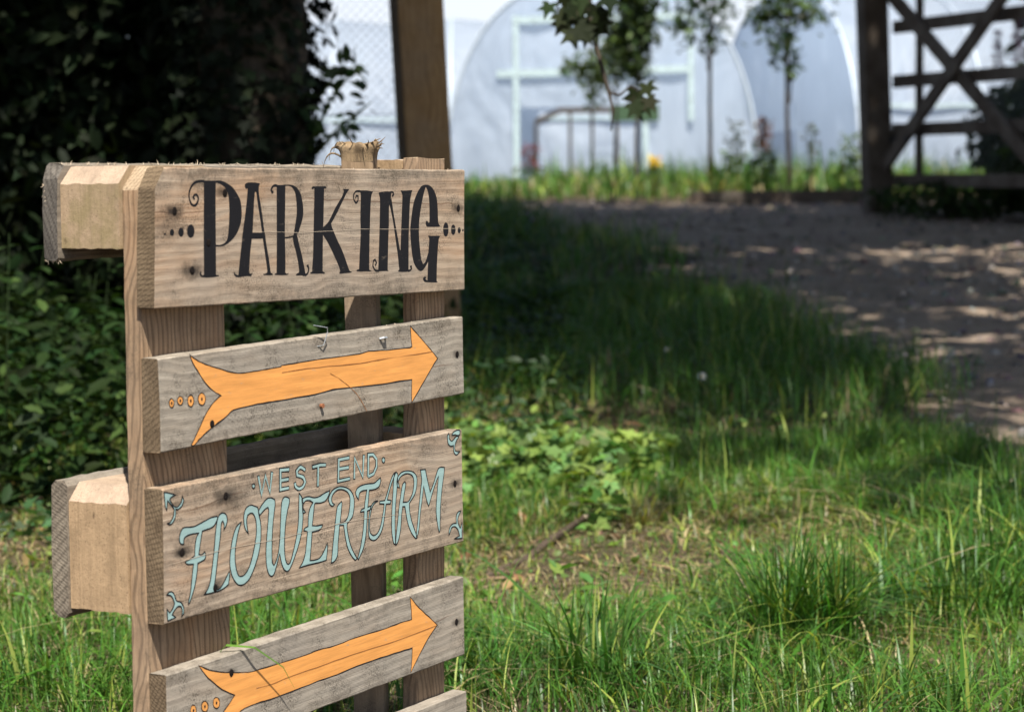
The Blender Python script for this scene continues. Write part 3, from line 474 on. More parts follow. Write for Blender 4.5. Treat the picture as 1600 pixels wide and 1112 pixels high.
# nails, staple
NAIL = plain("rusty_iron", (.012, .009, .008), .9, .4, 300, .1)
def nail(i, x, z, r=.0032, dz=0):
    m = MB(); X = x/1000; Z = TOP+z/1000
    for k, (rad, y) in enumerate(((r*1.25, -.0005), (r*.8, -.0009))):
        vs = [(X+rad*math.cos(t*math.pi/5)*(1+.18*hz(t+int(x))), y, Z+rad*1.1*math.sin(t*math.pi/5)*(1+.18*hz(3*t+int(x)))) for t in range(10)]
        m.add(vs, [tuple(range(10))[::-1]], 0)
    o = len(m.v)-20
    m.f += [(o+t, o+10+t, o+10+(t+1) % 10, o+(t+1) % 10) for t in range(10)]; m.m += [0]*10
    m.build("nail", NAIL, slats[i])
for i, x, z in ((0, 32, -39), (0, 120, -21), (0, 60, -101), (0, 89, -73), (0, 613, -45), (1, 606, -229), (1, 89, -265), (2, 111, -345), (2, 33, -394), (2, 89, -441), (2, 597, -392), (3, 115, -538), (3, 597, -569)): nail(i, x, z)
RUST = plain("orange_rust", (.28, .11, .05), .8, .4, 300)
for x, z in ((296, -265),):
    m = MB(); m.tube([(x/1000, -.004, TOP+z/1000), (x/1000, .001, TOP+z/1000)], [.0028, .0022], 8, 0); m.build("nail", RUST, slats[1])
m = MB(); q = lambda x, y, z: (x/1000, y/1000, TOP+z/1000)
m.tube([q(290, 1, -197), q(300, -3, -196), q(304, -6, -181), q(302, -7, -176), q(279, -4, -172)], .0006, 6); m.build("staple", STEEL, slats[1])
m = MB(); m.tube([q(424, 0, -197), q(427, -4, -196), q(433, -4, -196), q(436, 0, -197)], .0016, 6); m.build("staple", STEEL, slats[1])

# painted lettering (0.1 mm units, measured on the boards)
def unpack(t): return [Vector((t[i]/10000, TOP+t[i+1]/10000)) for i in range(0, len(t)-1, 2)]
def smooth(P, closed=True, sharp=.62):
    n = len(P); out = []
    def ang(i):
        if not closed and i in (0, n-1): return 9
        a = P[i]-P[i-1]; b = P[(i+1) % n]-P[i]
        if a.length < 1e-9 or b.length < 1e-9: return 9
        return abs(a.angle_signed(b))
    A = [ang(i) for i in range(n)]
    for i in range(n if closed else n-1):
        j = (i+1) % n; p0, p1, p2, p3 = P[i-1] if (closed or i) else P[0], P[i], P[j], P[(i+2) % n] if (closed or i+2 < n) else P[n-1]
        t1 = (p2-p0)*.5 if A[i] < .95 else (p2-p1); t2 = (p3-p1)*.5 if A[j] < .95 else (p2-p1)
        L = (p2-p1).length
        if t1.length > 1.3*L: t1 = t1.normalized()*L*1.3
        if t2.length > 1.3*L: t2 = t2.normalized()*L*1.3
        for s in (0, .34, .67):
            h1 = 2*s**3-3*s*s+1; h2 = s**3-2*s*s+s; h3 = -2*s**3+3*s*s; h4 = s**3-s*s
            out.append(p1*h1+t1*h2+p2*h3+t2*h4)
    if not closed: out.append(P[-1])
    return out
LAY = [0]
def lay(base): LAY[0] += 1; return -(base+LAY[0]*.0000012)
def fill(m, P, y, mi):
    P3 = [Vector((p.x, p.y, 0)) for p in P]
    tr = tessellate_polygon([P3]); m.add([(p.x, y, p.y) for p in P], [], mi); o = len(m.v)-len(P)
    for t in tr:
        a, b, c = [P[k] for k in t]
        if (b-a).cross(c-a) < 0: t = t[::-1]
        m.f.append(tuple(k+o for k in t)); m.m.append(mi)
def stroke(m, P, w, y, mi, closed=False, taper=False, wob=.12):
    n = len(P); Ls = []; Rs = []
    for i in range(n):
        a = P[i-1] if (closed or i) else P[i]; c = P[(i+1) % n] if (closed or i < n-1) else P[i]
        d1 = (P[i]-a); d2 = (c-P[i]); d1 = d1.normalized() if d1.length > 1e-9 else d2.normalized(); d2 = d2.normalized() if d2.length > 1e-9 else d1
        t = d1+d2
        t = t.normalized() if t.length > .3 else d1
        nn = Vector((-t.y, t.x)); k = 1/max(.6, abs(nn.dot(Vector((-d1.y, d1.x)))))
        ww = w/2*k*(1+wob*mnoise.noise(Vector((P[i].x*300, P[i].y*300, y*9e4)))*2)
        Ls.append(P[i]+nn*ww); Rs.append(P[i]-nn*ww)
    m.add([(p.x, y, p.y) for p in Ls]+[(p.x, y, p.y) for p in Rs], [((i+1) % n, i, n+i, n+(i+1) % n) for i in range(n if closed else n-1)], mi)
def paint(name, col, grain=.15, rough=.6):
    g = G(name); off = g.coord((1.2, 14, 14))
    n1 = g.noise(off, 9.0, 4, .6); sp = g.noise(g.coord(), 700.0, 2)
    c = g.mix(g.ramp(n1, .3, .75, 0, grain), col, tuple(x*.55 for x in col))
    st = g.noise(g.coord((2.2, 90, 90)), 10.0, 4, .65); c = g.mix(g.ramp(st, .52, .72, 0, grain*.9), c, tuple(x*.62 for x in col))
    wr = g.math('MULTIPLY', g.ramp(g.noise(g.coord((1, 2.5, 2.5)), 45.0, 5, .7), .60, .72), g.ramp(st, .45, .6))
    c = g.mix(g.math('MULTIPLY', wr, grain*1.5, None, True), c, (.33, .27, .20))
    c = g.mix(g.ramp(sp, .66, .74, 0, .35), c, tuple(min(1, x*1.3+.05) for x in col))
    return g.fin(c, rough, g.bump(g.noise(g.coord((2, 120, 120)), 12.0, 3), .25, .0006), .2)
INK = paint("black_paint", (.0085, .008, .010), .3, .7)
TEAL = paint("pale_blue_paint", (.32, .465, .445), .5); ORANGE = paint("orange_paint", (.82, .365, .10), .75)
PCR = plain("paint_crack", (.30, .115, .03), .9, .3, 300)
def ink_jit(P, a=.00025): return [p+Vector((mnoise.noise(Vector((p.x*420, p.y*420, 1))), mnoise.noise(Vector((p.x*420, p.y*420, 7)))))*a for p in P]
mp = MB()
for t in LET['park_fill']: fill(mp, ink_jit(smooth(unpack(t))), lay(.00014), 0)
for t in LET['park_stroke']: stroke(mp, smooth(unpack(t[1:]), False), t[0]/6.18/.82/1000*.95, lay(.00014), 0, False)
SCR = plain("pale_scratch", (.42, .345, .26), .9, .2, 300)
def line(m, key, w, y, mi): stroke(m, ink_jit(smooth(unpack(LINES[key]), False), .0006), w, lay(y), mi, False, wob=.5)
line(mp, 'scr1', .0004, .0004, 1)
mp.build("parking_lettering", [INK, SCR], slats[0])
mf = MB()
for t in LET['farm_fill']:
    P = ink_jit(smooth(unpack(t)), .00015); fill(mf, P, lay(.00012), 0); stroke(mf, P, .0015, lay(.00024), 1, True)
for t in LET['west_stroke']:
    P = ink_jit(unpack(t) if len(t) < 14 or len(t) > 40 else unpack(t), .0001)
    if len(t) > 16: P = smooth(P, False)
    E = [P[0]+(P[0]-P[1]).normalized()*.0012]+P[1:-1]+[P[-1]+(P[-1]-P[-2]).normalized()*.0012] if (P[0]-P[-1]).length > .001 else P
    stroke(mf, E, .0054, lay(.00012), 1)
for t in LET['west_stroke']:
    P = ink_jit(unpack(t), .0001)
    if len(t) > 16: P = smooth(P, False)
    stroke(mf, P, .0030, lay(.00036), 0)
line(mf, 'scr3', .0005, .00045, 2)
mf.build("farm_lettering", [TEAL, INK, SCR], slats[2])
for key, si in (('arrow1', 1), ('arrow2', 3)):
    ma = MB()
    for t in LET[key]:
        P = ink_jit(smooth(unpack(t)), .0005); fill(ma, P, lay(.00012), 0); stroke(ma, P, .00115, lay(.00024), 1, True, wob=.35)
    for t in LET[key][1:]:
        P = unpack(t); c = sum(P, Vector((0, 0)))/len(P)
        fill(ma, [c+Vector((math.cos(a), math.sin(a)*1.3))*.0014 for a in [k*math.pi/4 for k in range(8)]], lay(.00036), 1)
    line(ma, 'crack1' if si == 1 else 'crack2', .0008, .0004, 2)
    if si == 1: line(ma, 'crack1b', .0007, .0004, 2)
    ma.build("painted_arrow", [ORANGE, INK, PCR], slats[si])

# the hammered stake behind it
STK = wood("stake_wood", 'Z', (.36, .255, .155), (.22, .145, .085), seed=15, grayness=.3, dirt=.5, edge=.2, rings=.4)
STKT = wood("bruised_fibre", 'Z', (.40, .28, .15), (.16, .10, .05), seed=16, grayness=.2, dirt=.9, edge=0, rings=.5, bumps=1.0)
pl = pallet.matrix_world
MW = Matrix.Translation((SX, SY, 0)) @ Matrix.Rotation(YAW, 4, 'Z')
base = MW @ Vector((.527, .083, 0)); top = MW @ Vector((.514, .083, TOP+.030))
stake = empty("stake", base, 0, label="square wooden stake behind the pallet with its top mushroomed by hammering", cat="stake")
d = top-base; fr = Matrix.Rotation(R(-7), 3, 'Z')
m = MB(); hw = .0195; vs = []; n = 40
ring = [(-1, -1), (-.9, -1.02), (0, -1), (.92, -1.01), (1, -.93), (1.01, 0), (1, 1), (0, 1), (-1, 1), (-1, 0)]
for i in range(n+1):
    t = i/n; c = d*t; fl = 1
    for a, b in ring:
        v = fr @ Vector((a*hw*fl, b*hw*.8*fl, 0)); jj = mnoise.noise_vector(Vector((a*3, t*30, b*3)))*.0006
        vs.append(c+v+jj+Vector((0, 0, -.06 if i == 0 else 0)))
k = len(ring); m.add(vs, [(i*k+(j+1) % k, (i+1)*k+(j+1) % k, (i+1)*k+j, i*k+j) for i in range(n) for j in range(k)]+[tuple(n*k+j for j in range(k))[::-1]], 0)
me = m.mesh("shaft"); bm = bmesh.new(); bm.from_mesh(me); bmesh.ops.recalc_face_normals(bm, faces=bm.faces); bm.to_mesh(me); bm.free()
link("shaft", me, STK, stake)
m = MB(); r = random.Random(3)
# burst head: a ragged cap that overhangs the shaft, dished on top
N_ = 40; rows = []
for (rad, z) in ((1.0, -.016), (1.03, -.008), (1.13, -.003), (1.24, .002), (1.20, .007), (1.0, .0065), (.7, .003), (.35, .002)):
    row = []
    for k in range(N_):
        a = 2*math.pi*k/N_; e = Vector((math.cos(a), math.sin(a), 0)); e = e/max(abs(e.x), abs(e.y))
        j = mnoise.noise(Vector((e.x*2.1, e.y*2.1, 1.7)))*.9+mnoise.noise(Vector((e.x*7, e.y*7, z*300)))*.55
        q = rad*(1+(.16*j if rad > 1.05 else .03*j)); p = fr @ Vector((e.x*hw*q, e.y*hw*.8*q, 0))
        row.append(d+p+Vector((0, 0, z+(.0045*j if rad > .9 and z > -.01 else .001*j))))
    rows.append(row)
vs = [p for row in rows for p in row]
m.add(vs, [(a*N_+k, a*N_+(k+1) % N_, (a+1)*N_+(k+1) % N_, (a+1)*N_+k) for a in range(len(rows)-1) for k in range(N_)]+[tuple((len(rows)-1)*N_+k for k in range(N_))], 0)
for i in range(46):                           # loose fibres round the rim
    a = r.uniform(0, 6.283); e = Vector((math.cos(a), math.sin(a), 0)); e = e/max(abs(e.x), abs(e.y)); e = fr @ Vector((e.x*hw, e.y*hw*.8, 0)); o = e.normalized(); L = r.uniform(.003, .009)
    p0 = d+e*1.12+Vector((0, 0, r.uniform(-.002, .006))); p1 = p0+o*L*.6+Vector((0, 0, r.uniform(-.001, .006))); p2 = p1+o*L*.4+Vector((r.uniform(-.3, .3), 0, r.uniform(-1, .8)))*L
    m.tube([p0-o*.003, p1, p2], [r.uniform(.0006, .0016), .0008, .0002], 4, 0, False)
for (dx, z0, L, drop, w_) in ((-.9, -.004, .012, .002, .006), (-1.0, -.012, .024, .020, .005), (-.95, -.006, .017, .010, .005), (.9, 0, .007, -.002, .006)):     # slivers curling off the sides
    q = []; sg = 1 if dx > 0 else -1
    for tt in range(9):
        f = tt/8; p = d+fr @ Vector((dx*hw+sg*L*math.sin(f*1.5), -.010-.002*f, z0+.009*math.sin(f*3.0)-drop*f*f)); ww = w_*(1-.5*f)
        q += [p+Vector((0, -ww, 0)), p+Vector((0, ww, 0)), p+Vector((.0004, ww, .0022)), p+Vector((.0004, -ww, .0022))]
    m.add(q, [(a*4+b, a*4+(b+1) % 4, a*4+4+(b+1) % 4, a*4+4+b) for a in range(8) for b in range(4)]+[(32, 33, 34, 35), (3, 2, 1, 0)], 0)
me = m.mesh("mushroomed_top", True); bm = bmesh.new(); bm.from_mesh(me); bmesh.ops.recalc_face_normals(bm, faces=bm.faces); bm.to_mesh(me); bm.free()
link("mushroomed_top", me, STKT, stake)

# ================================================================ ground
def edge_curve():
    pts = [(770, 316), (870, 352), (1000, 386), (1060, 406), (1180, 462), (1330, 560), (1480, 640), (1560, 700), (1640, 770)]
    return [on_ground(*p) for p in pts]
EDGE = edge_curve()[::-1]                     # from near to far: where the grass gives way to the track
EY = [p.y for p in EDGE]; EXX = [p.x for p in EDGE]
def track_w(x, y):                            # 0 grass .. 1 track
    ex = np.interp(y, [3.2]+EY, [2.2]+EXX)+(vnoise(x, y, 2.3, 4)-.5)*.55
    far = 15.6+(vnoise(x, y, .7, 9)-.5)*1.0
    return np.clip((np.asarray(x)-ex)/.30+.5, 0, 1)*np.clip((far-np.asarray(y))/.5+.5, 0, 1)*(np.asarray(y) > 3.2)
def bare_w(x, y):                             # thin dry patches in the turf
    a = np.exp(-(((x-.40)/.34)**2+((y-4.4)/.32)**2))+1.1*np.exp(-(((x+.95)/.32)**2+((y-4.6)/.6)**2))+.7*np.exp(-(((x-.15)/.3)**2+((y-4.2)/.25)**2))
    a = a+.7*np.exp(-(((x+.05)/.35)**2+((y-5.9)/.4)**2))
    return np.clip(a*1.6*(.5+vnoise(x, y, 5.0, 2))+np.clip(vnoise(x, y, 3.1, 5)-.66, 0, 1)*1.6, 0, 1)

gs = lambda a, b, s: list(np.arange(a, b, s))
xs = np.array([-400, -200, -100, -60, -40, -30, -22, -16, -12, -9, -7, -5.5]+gs(-4.5, 6.0, .07)+[6.5, 7.5, 9, 12, 16, 22, 30, 40, 60, 100, 200, 400])
ys = np.array([-200, -80, -30, -12, -6, -2, 0, 1]+gs(1.6, 17.5, .07)+gs(17.6, 30, .4)+[32, 36, 42, 50, 65, 90, 130, 200, 400, 900])
X, Y = np.meshgrid(xs, ys); Z = gz(X, Y)
near = (np.abs(X) < 7) & (Y > 1) & (Y < 18)
Z = Z+near*((vnoise(X, Y, 6, 1)-.5)*.022+(vnoise(X, Y, 15, 3)-.5)*.012)
tw = track_w(X, Y); bw = bare_w(X, Y)
V = np.stack([X, Y, Z], -1).reshape(-1, 3); nx, ny = len(xs), len(ys)
I = np.arange(nx*ny).reshape(ny, nx)
F = np.stack([I[:-1, :-1], I[:-1, 1:], I[1:, 1:], I[1:, :-1]], -1).reshape(-1, 4)
me = raw_mesh("ground", V, [F], np.stack([tw, bw, tw*0], -1).reshape(-1, 3))
g = G("soil"); t3 = g.n('ShaderNodeSeparateColor', {0: g.n('ShaderNodeAttribute', attribute_name='tint').outputs[0]})
co = g.coord(); n1 = g.noise(co, 3.0, 6, .65); n2 = g.noise(co, 30.0, 5, .7); n3 = g.noise(co, 170.0, 3, .6)
vo = g.n('ShaderNodeTexVoronoi', {'Vector': co, 'Scale': 42.0, 'Randomness': 1.0})
soil = g.mix(g.ramp(n2, .3, .7), (.050, .036, .025), (.12, .09, .062))
soil = g.mix(g.ramp(n3, .55, .7, 0, .7), soil, (.23, .17, .105))
soil = g.mix(g.math('MULTIPLY', g.ramp(n1, .5, .65), .45), soil, (.035, .05, .015))
trk = g.mix(g.ramp(n2, .3, .7), (.20, .152, .112), (.43, .335, .25))
trk = g.mix(g.ramp(n1, .42, .62, 0, .55), trk, (.50, .39, .30))
trk = g.mix(g.ramp(vo.outputs[0], .0, .35, .3, 0), trk, (.34, .29, .25))
trk = g.mix(g.ramp(n3, .56, .7, 0, .6), trk, (.045, .035, .03))
f = g.ramp(g.math('ADD', t3.outputs[0], g.math('MULTIPLY', g.math('SUBTRACT', n2, .5), .9)), .35, .65)
col = g.mix(f, soil, trk)
nr = g.bump(g.math('ADD', n2, g.math('MULTIPLY', n3, .5)), .9, .02)
SOIL = g.fin(col, .95, nr, .12)
link("ground", me, SOIL, kind="structure")

# ================================================================ scatter tools
def frames(n, tilt, r, up=None):
    """random orientation matrices: leaf plane normal within tilt of up, random spin"""
    if up is None: up = np.tile([0, 0, 1.0], (n, 1))
    v = r.normal(size=(n, 3)); nrm = up+tilt*v; nrm /= np.linalg.norm(nrm, axis=1, keepdims=True)
    a = r.normal(size=(n, 3)); t = np.cross(nrm, a); t /= np.linalg.norm(t, axis=1, keepdims=True)
    b = np.cross(nrm, t); return np.stack([t, b, nrm], -1)        # columns: along leaf, across, normal
def scatter(name, tv, tf, pos, fr, size, col):
    n = len(pos); k = len(tv)
    V = np.einsum('nij,kj->nki', fr, np.array(tv, float))*size[:, None, None]+pos[:, None, :]
    F = [(np.array(f)[None, :]+(np.arange(n)*k)[:, None]) for f in tf]
    by = {}
    for f in F: by.setdefault(f.shape[1], []).append(f)
    return raw_mesh(name, V.reshape(-1, 3), [np.concatenate(v) for v in by.values()], np.repeat(col, k, 0))
OVAL = ([(0, 0, 0), (.28, .2, .05), (.28, -.2, .05), (.66, .19, .03), (.66, -.19, .03), (1, 0, -.10), (.3, 0, 0), (.66, 0, -.02)],
        [(0, 6, 1), (0, 2, 6), (6, 7, 3, 1), (6, 2, 4, 7), (7, 5, 3), (7, 4, 5)])
LANCE = ([(0, 0, 0), (.25, .12, .03), (.25, -.12, .03), (.6, .10, 0), (.6, -.10, 0), (1, 0, -.16)], [(0, 2, 4, 3, 1), (3, 4, 5)])
def lobed(L):                                   # palmate leaf: fan of lobes round the stalk end
    vs = [(0.18, 0, 0)]; 
    for a, r_ in L: vs.append((.18+r_*math.cos(R(a))*.82, r_*math.sin(R(a))*.82, -.10*r_*r_+.05*abs(math.sin(R(a)))))
    n = len(L); return vs, [(0, i, i+1) for i in range(1, n)]
IVY = lobed([(-175, .2), (-150, .34), (-120, .52), (-90, .36), (-62, .62), (-30, .42), (0, .98), (30, .42), (62, .62), (90, .36), (120, .52), (150, .34), (175, .2)])
MAPLE = lobed([(-178, .16), (-140, .40), (-110, .62), (-85, .36), (-58, .86), (-40, .5), (-22, .5), (0, 1.0), (22, .5), (40, .5), (58, .86), (85, .36), (110, .62), (140, .40), (178, .16)])
ROUND = ([(.05, 0, 0)]+[(.5+.5*math.cos(a)*(1 if abs(a) < 2.6 else .8), .46*math.sin(a), .05*math.cos(3*a)-.06) for a in np.linspace(-2.9, 2.9, 11)], [(0, i, i+1) for i in range(1, 11)])
def tints(n, r, base, var=.3, alt=None, palt=.1):
    c = np.array(base)[None]*(1+var*(r.rand(n, 1)*2-1))*(1+.12*r.normal(size=(n, 3)))
    if alt is not None:
        k = r.rand(n) < palt; c[k] = np.array(alt)*(.75+.5*r.rand(k.sum(), 1))
    return np.clip(c, .003, 1)
def blob_points(n, r, c, rad, shell=.5, lump=.25, seed=0):
    """points through an ellipsoid with a lumpy outline"""
    d = r.normal(size=(n, 3)); d /= np.linalg.norm(d, axis=1, keepdims=True)
    q = (r.rand(n)**(1/3))*(1-shell)+shell*(1-.25*r.rand(n)**2)
    k = 1+lump*np.array([mnoise.noise(Vector(v*2.3+seed)) for v in d])*1.6
    return np.array(c)+d*np.array(rad)*(q*k)[:, None], d

# ================================================================ grass
def blades(name, P, h, wd, lean, az, col, segs=4, curl=1.0, r=None, cup=0):
    n = len(P); ts = np.linspace(0, 1, segs+1)
    dx = np.cos(az); dy = np.sin(az)
    rows = []
    for t in ts:
        b = lean*h*(t**2)*curl; z = h*(t-.30*np.minimum(lean, 1.6)*t**3*curl)
        c = np.stack([P[:, 0]+dx*b, P[:, 1]+dy*b, P[:, 2]+z], -1)
        wv = wd*(1-t**2.2)*(.7+.6*t*(1-t)*2)/2
        s = np.stack([-dy*wv, dx*wv, 0*wv], -1)
        rows += [c-s, c+s] if t < 1 else [c]
    V = np.stack(rows, 1); k = V.shape[1]; base = (np.arange(n)*k)[:, None]
    Q = np.concatenate([base+np.array([2*i, 2*i+1, 2*i+3, 2*i+2])[None] for i in range(segs-1)])
    T = base+np.array([2*segs-2, 2*segs-1, 2*segs])[None]
    g_ = np.concatenate([np.repeat(.55+.5*ts[:-1], 2), [1.0]])
    C = col[:, None, :]*(1+.0*g_)[None, :, None]
    return raw_mesh(name, V.reshape(-1, 3), [Q, T], C.reshape(-1, 3))
rs = np.random.RandomState(11)
def sow(n, y0, y1, wk=.30, xmin=None):
    y = y0+(y1-y0)*np.sqrt(rs.rand(int(n))) ; x = (rs.rand(int(n))*2-1)*(wk*y+.15); return x, y
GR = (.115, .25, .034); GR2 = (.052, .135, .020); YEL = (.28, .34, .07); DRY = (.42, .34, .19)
leafy = lambda x, y: 1-.78*np.exp(-(((x-.08)/.30)**4+((y-5.15)/.42)**4))       # the ivy patch keeps the grass thin
def lawn(name, n, y0, y1, hbase, wbase, dens, label, dryp=.08, segs=4, wk=.30, xf=None, hfun=None, base=None, lm=1.0):
    x, y = sow(n, y0, y1, wk)
    keep = rs.rand(len(x)) < dens(x, y); x = x[keep]; y = y[keep]
    if xf is not None: k = xf(x, y); x = x[k]; y = y[k]
    m = len(x)
    cl = vnoise(x, y, 3.2, 21); c2 = vnoise(x, y, 9.0, 22)
    h = hbase*(.45+.75*rs.rand(m)**1.3)*(.55+.9*cl)*(1+.0*c2)
    bw = bare_w(x, y); h = h*(1-.6*bw)
    if hfun is not None: h = h*hfun(x, y)
    wd = wbase*(.5+1.3*rs.rand(m)**2); lean = lm*np.abs(rs.normal(.6, .55, m)); azm = rs.rand(m)*2*np.pi
    t = np.clip(cl*1.1+rs.normal(0, .22, m), 0, 1)[:, None]
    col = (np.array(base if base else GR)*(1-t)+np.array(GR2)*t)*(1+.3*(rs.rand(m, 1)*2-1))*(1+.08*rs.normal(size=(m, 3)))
    kk = rs.rand(m) < .10+.3*bw; col[kk] = np.array(YEL)*(.7+.6*rs.rand(kk.sum(), 1))
    kk = rs.rand(m) < dryp+.35*bw; col[kk] = np.array(DRY)*(.5+.8*rs.rand(kk.sum(), 1)); lean[kk] *= 2.2; h[kk] *= .8
    z = gz(x, y)-.004
    me = blades(name, np.stack([x, y, z], -1), h, wd, lean, azm, np.clip(col, .004, 1), segs)
    return setp(link(name, me, GRASS), label, "grass", None, "stuff")
ok = lambda x, y: (1-track_w(x, y))
inbox = lambda x, y: ~((np.abs(x+.32) < .28) & (np.abs(y-2.5) < .2))
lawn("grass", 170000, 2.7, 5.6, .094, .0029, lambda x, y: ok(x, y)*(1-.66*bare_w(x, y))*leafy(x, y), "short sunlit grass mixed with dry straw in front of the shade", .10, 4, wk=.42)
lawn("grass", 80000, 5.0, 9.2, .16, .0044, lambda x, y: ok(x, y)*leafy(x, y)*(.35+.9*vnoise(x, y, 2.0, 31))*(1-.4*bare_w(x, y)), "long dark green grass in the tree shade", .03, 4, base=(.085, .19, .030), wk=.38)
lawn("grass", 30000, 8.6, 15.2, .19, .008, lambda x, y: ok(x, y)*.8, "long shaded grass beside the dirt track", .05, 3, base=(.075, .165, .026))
lawn("grass", 42000, 15.4, 27.5, .34, .016, lambda x, y: np.ones_like(x)*(y > 15.7), "tall green grass along the front of the polytunnels", .10, 3, wk=.28, base=(.11, .19, .03), hfun=lambda x, y: np.where(x < .3, .62, 1.0)*np.where(y > 22, .7, 1))
def rough(x, y): return np.clip((x-.25)/.35, 0, 1)*np.clip((vnoise(x, y, 2.6, 91)-.38)*3, 0, 1)*np.clip((5.0-y)/.5, 0, 1)*ok(x, y)+.5*np.clip((3.55-y)/.3, 0, 1)*(vnoise(x, y, 4, 92) > .5)
lawn("long_grass", 34000, 2.75, 5.0, .17, .0052, rough, "rank long bladed grass filling the right foreground", .03, 7, base=(.085, .20, .024), lm=1.5, wk=.42)
# fallen straw, twigs and dead leaves
def litter(n, y0, y1):
    x, y = sow(n, y0, y1); w_ = bare_w(x, y)*1.2+.15
    k = (rs.rand(len(x)) < w_) & (track_w(x, y) < .5); x = x[k]; y = y[k]; m = len(x)
    fr = frames(m, .25, rs); s = .012+.05*rs.rand(m)**1.5
    tv = [(0, -.022, 0), (0, .022, 0), (.5, .026, .06), (.5, -.026, .06), (1, .012, .02), (1, -.012, .02)]
    return scatter("leaf_litter", tv, [(0, 1, 2, 3), (3, 2, 4, 5)], np.stack([x, y, gz(x, y)+.006+.012*rs.rand(m)], -1), fr, s, tints(m, rs, (.40, .31, .18), .5, (.12, .07, .04), .25))
setp(link("dry_straw", litter(42000, 2.8, 7.0), GRASS), "bits of dry straw and dead stalks lying between the grass", "straw", None, "stuff")
m_ = 1500; x, y = sow(m_, 3.2, 8); k = (rs.rand(m_) < bare_w(x, y)+.2) & (track_w(x, y) < .6); x = x[k]; y = y[k]
setp(link("fallen_leaves", scatter("fallen_leaves", *OVAL, np.stack([x, y, gz(x, y)+.012], -1), frames(len(x), .5, rs), .02+.03*rs.rand(len(x)), tints(len(x), rs, (.20, .11, .055), .5, (.33, .22, .10), .3)), LEAF), "small brown fallen leaves scattered over bare soil", "leaves", None, "stuff")
m_ = 15000; x, y = sow(m_, 2.8, 6.4); k = (rs.rand(m_) < .25+vnoise(x, y, 4.0, 55)*.6) & (track_w(x, y) < .3); x = x[k]; y = y[k]; n_ = len(x)
setp(link("low_weeds", scatter("low_weeds", *ROUND, np.stack([x, y, gz(x, y)+.008+.03*rs.rand(n_)**2], -1), frames(n_, .45, rs), .006+.011*rs.rand(n_)**1.5, tints(n_, rs, (.085, .16, .035), .4, (.2, .25, .06), .12)), LEAF), "tiny round leaved weeds growing between the blades of grass", "weeds", None, "stuff")
m_ = 5200; x, y = sow(m_, 3.0, 6.0); k = (vnoise(x, y, 4.5, 57) > .60) & (track_w(x, y) < .2); x = x[k]; y = y[k]; n_ = len(x)
setp(link("broad_weeds", scatter("broad_weeds", *OVAL, np.stack([x, y, gz(x, y)+.01+.05*rs.rand(n_)**1.5], -1), frames(n_, .55, rs), .018+.03*rs.rand(n_), tints(n_, rs, (.09, .175, .04), .4, (.17, .24, .05), .2)), LEAF), "patches of small broad leaved weeds among the sunlit grass", "weeds", None, "stuff")
# stones of the track
def stones(n):
    x = []; y = []
    yy = 5.2+10.4*rs.rand(n*4)**.8; xx = (rs.rand(n*4)*2-.7)*.3*yy
    k = (track_w(xx, yy) > .35) & (rs.rand(n*4) < .35+.8*vnoise(xx, yy, 1.7, 41)); xx = xx[k][:n]; yy = yy[k][:n]; m = len(xx)
    ic = [(0, 0, 1), (.9, 0, .25), (.3, .85, .3), (-.75, .5, .2), (-.7, -.55, .3), (.35, -.8, .2), (.6, .5, -.5), (-.3, .8, -.5), (-.9, -.1, -.5), (-.2, -.85, -.5), (.7, -.45, -.5)]
    fc = [(0, 1, 2), (0, 2, 3), (0, 3, 4), (0, 4, 5), (0, 5, 1), (1, 6, 2), (2, 6, 7), (2, 7, 3), (3, 7, 8), (3, 8, 4), (4, 8, 9), (4, 9, 5), (5, 9, 10), (5, 10, 1), (1, 10, 6)]
    s = .005+.022*rs.rand(m)**4; fr = frames(m, .35, rs); fr[:, :, 2] *= .6
    return scatter("gravel", ic, fc, np.stack([xx, yy, gz(xx, yy)+s*.15], -1), fr, s, tints(m, rs, (.20, .175, .155), .5, (.34, .30, .27), .25))
STONE = leafmat("stone", 0.0, .9, .15)
setp(link("gravel", stones(8000), STONE), "small stones and grit on the dirt track", "gravel", None, "stuff")

# ---- single tufts of long grass
def tuft(px, py, n, h, spread, wd, label, seed, base=GR2, group=None, tall=()):
    r = np.random.RandomState(seed); p = on_ground(px, py)
    a = r.rand(n)*2*np.pi; rad = spread*np.sqrt(r.rand(n))
    P = np.stack([np.cos(a)*rad, np.sin(a)*rad, 0*a-.01], -1)
    hh = h*(.4+.7*r.rand(n)); lean = np.abs(r.normal(.65, .55, n)); azm = a+r.normal(0, .9, n)
    col = tints(n, r, base, .35, YEL, .12)
    me = blades("grass_tuft", P, hh, wd*(.6+.7*r.rand(n)), lean, azm, col, 7)
    o = link("grass_tuft", me, GRASS, None, p, label=label, cat="grass tuft")
    if tall:
        T = np.array([[t[0], t[1], 0] for t in tall]); tt = np.array(tall)
        me = blades("tall_blade", T, tt[:, 2], tt[:, 3], tt[:, 4], tt[:, 5], tints(len(tall), r, (.22, .34, .10), .1), 10)
        link("tall_blade", me, GRASS, o)
    return o
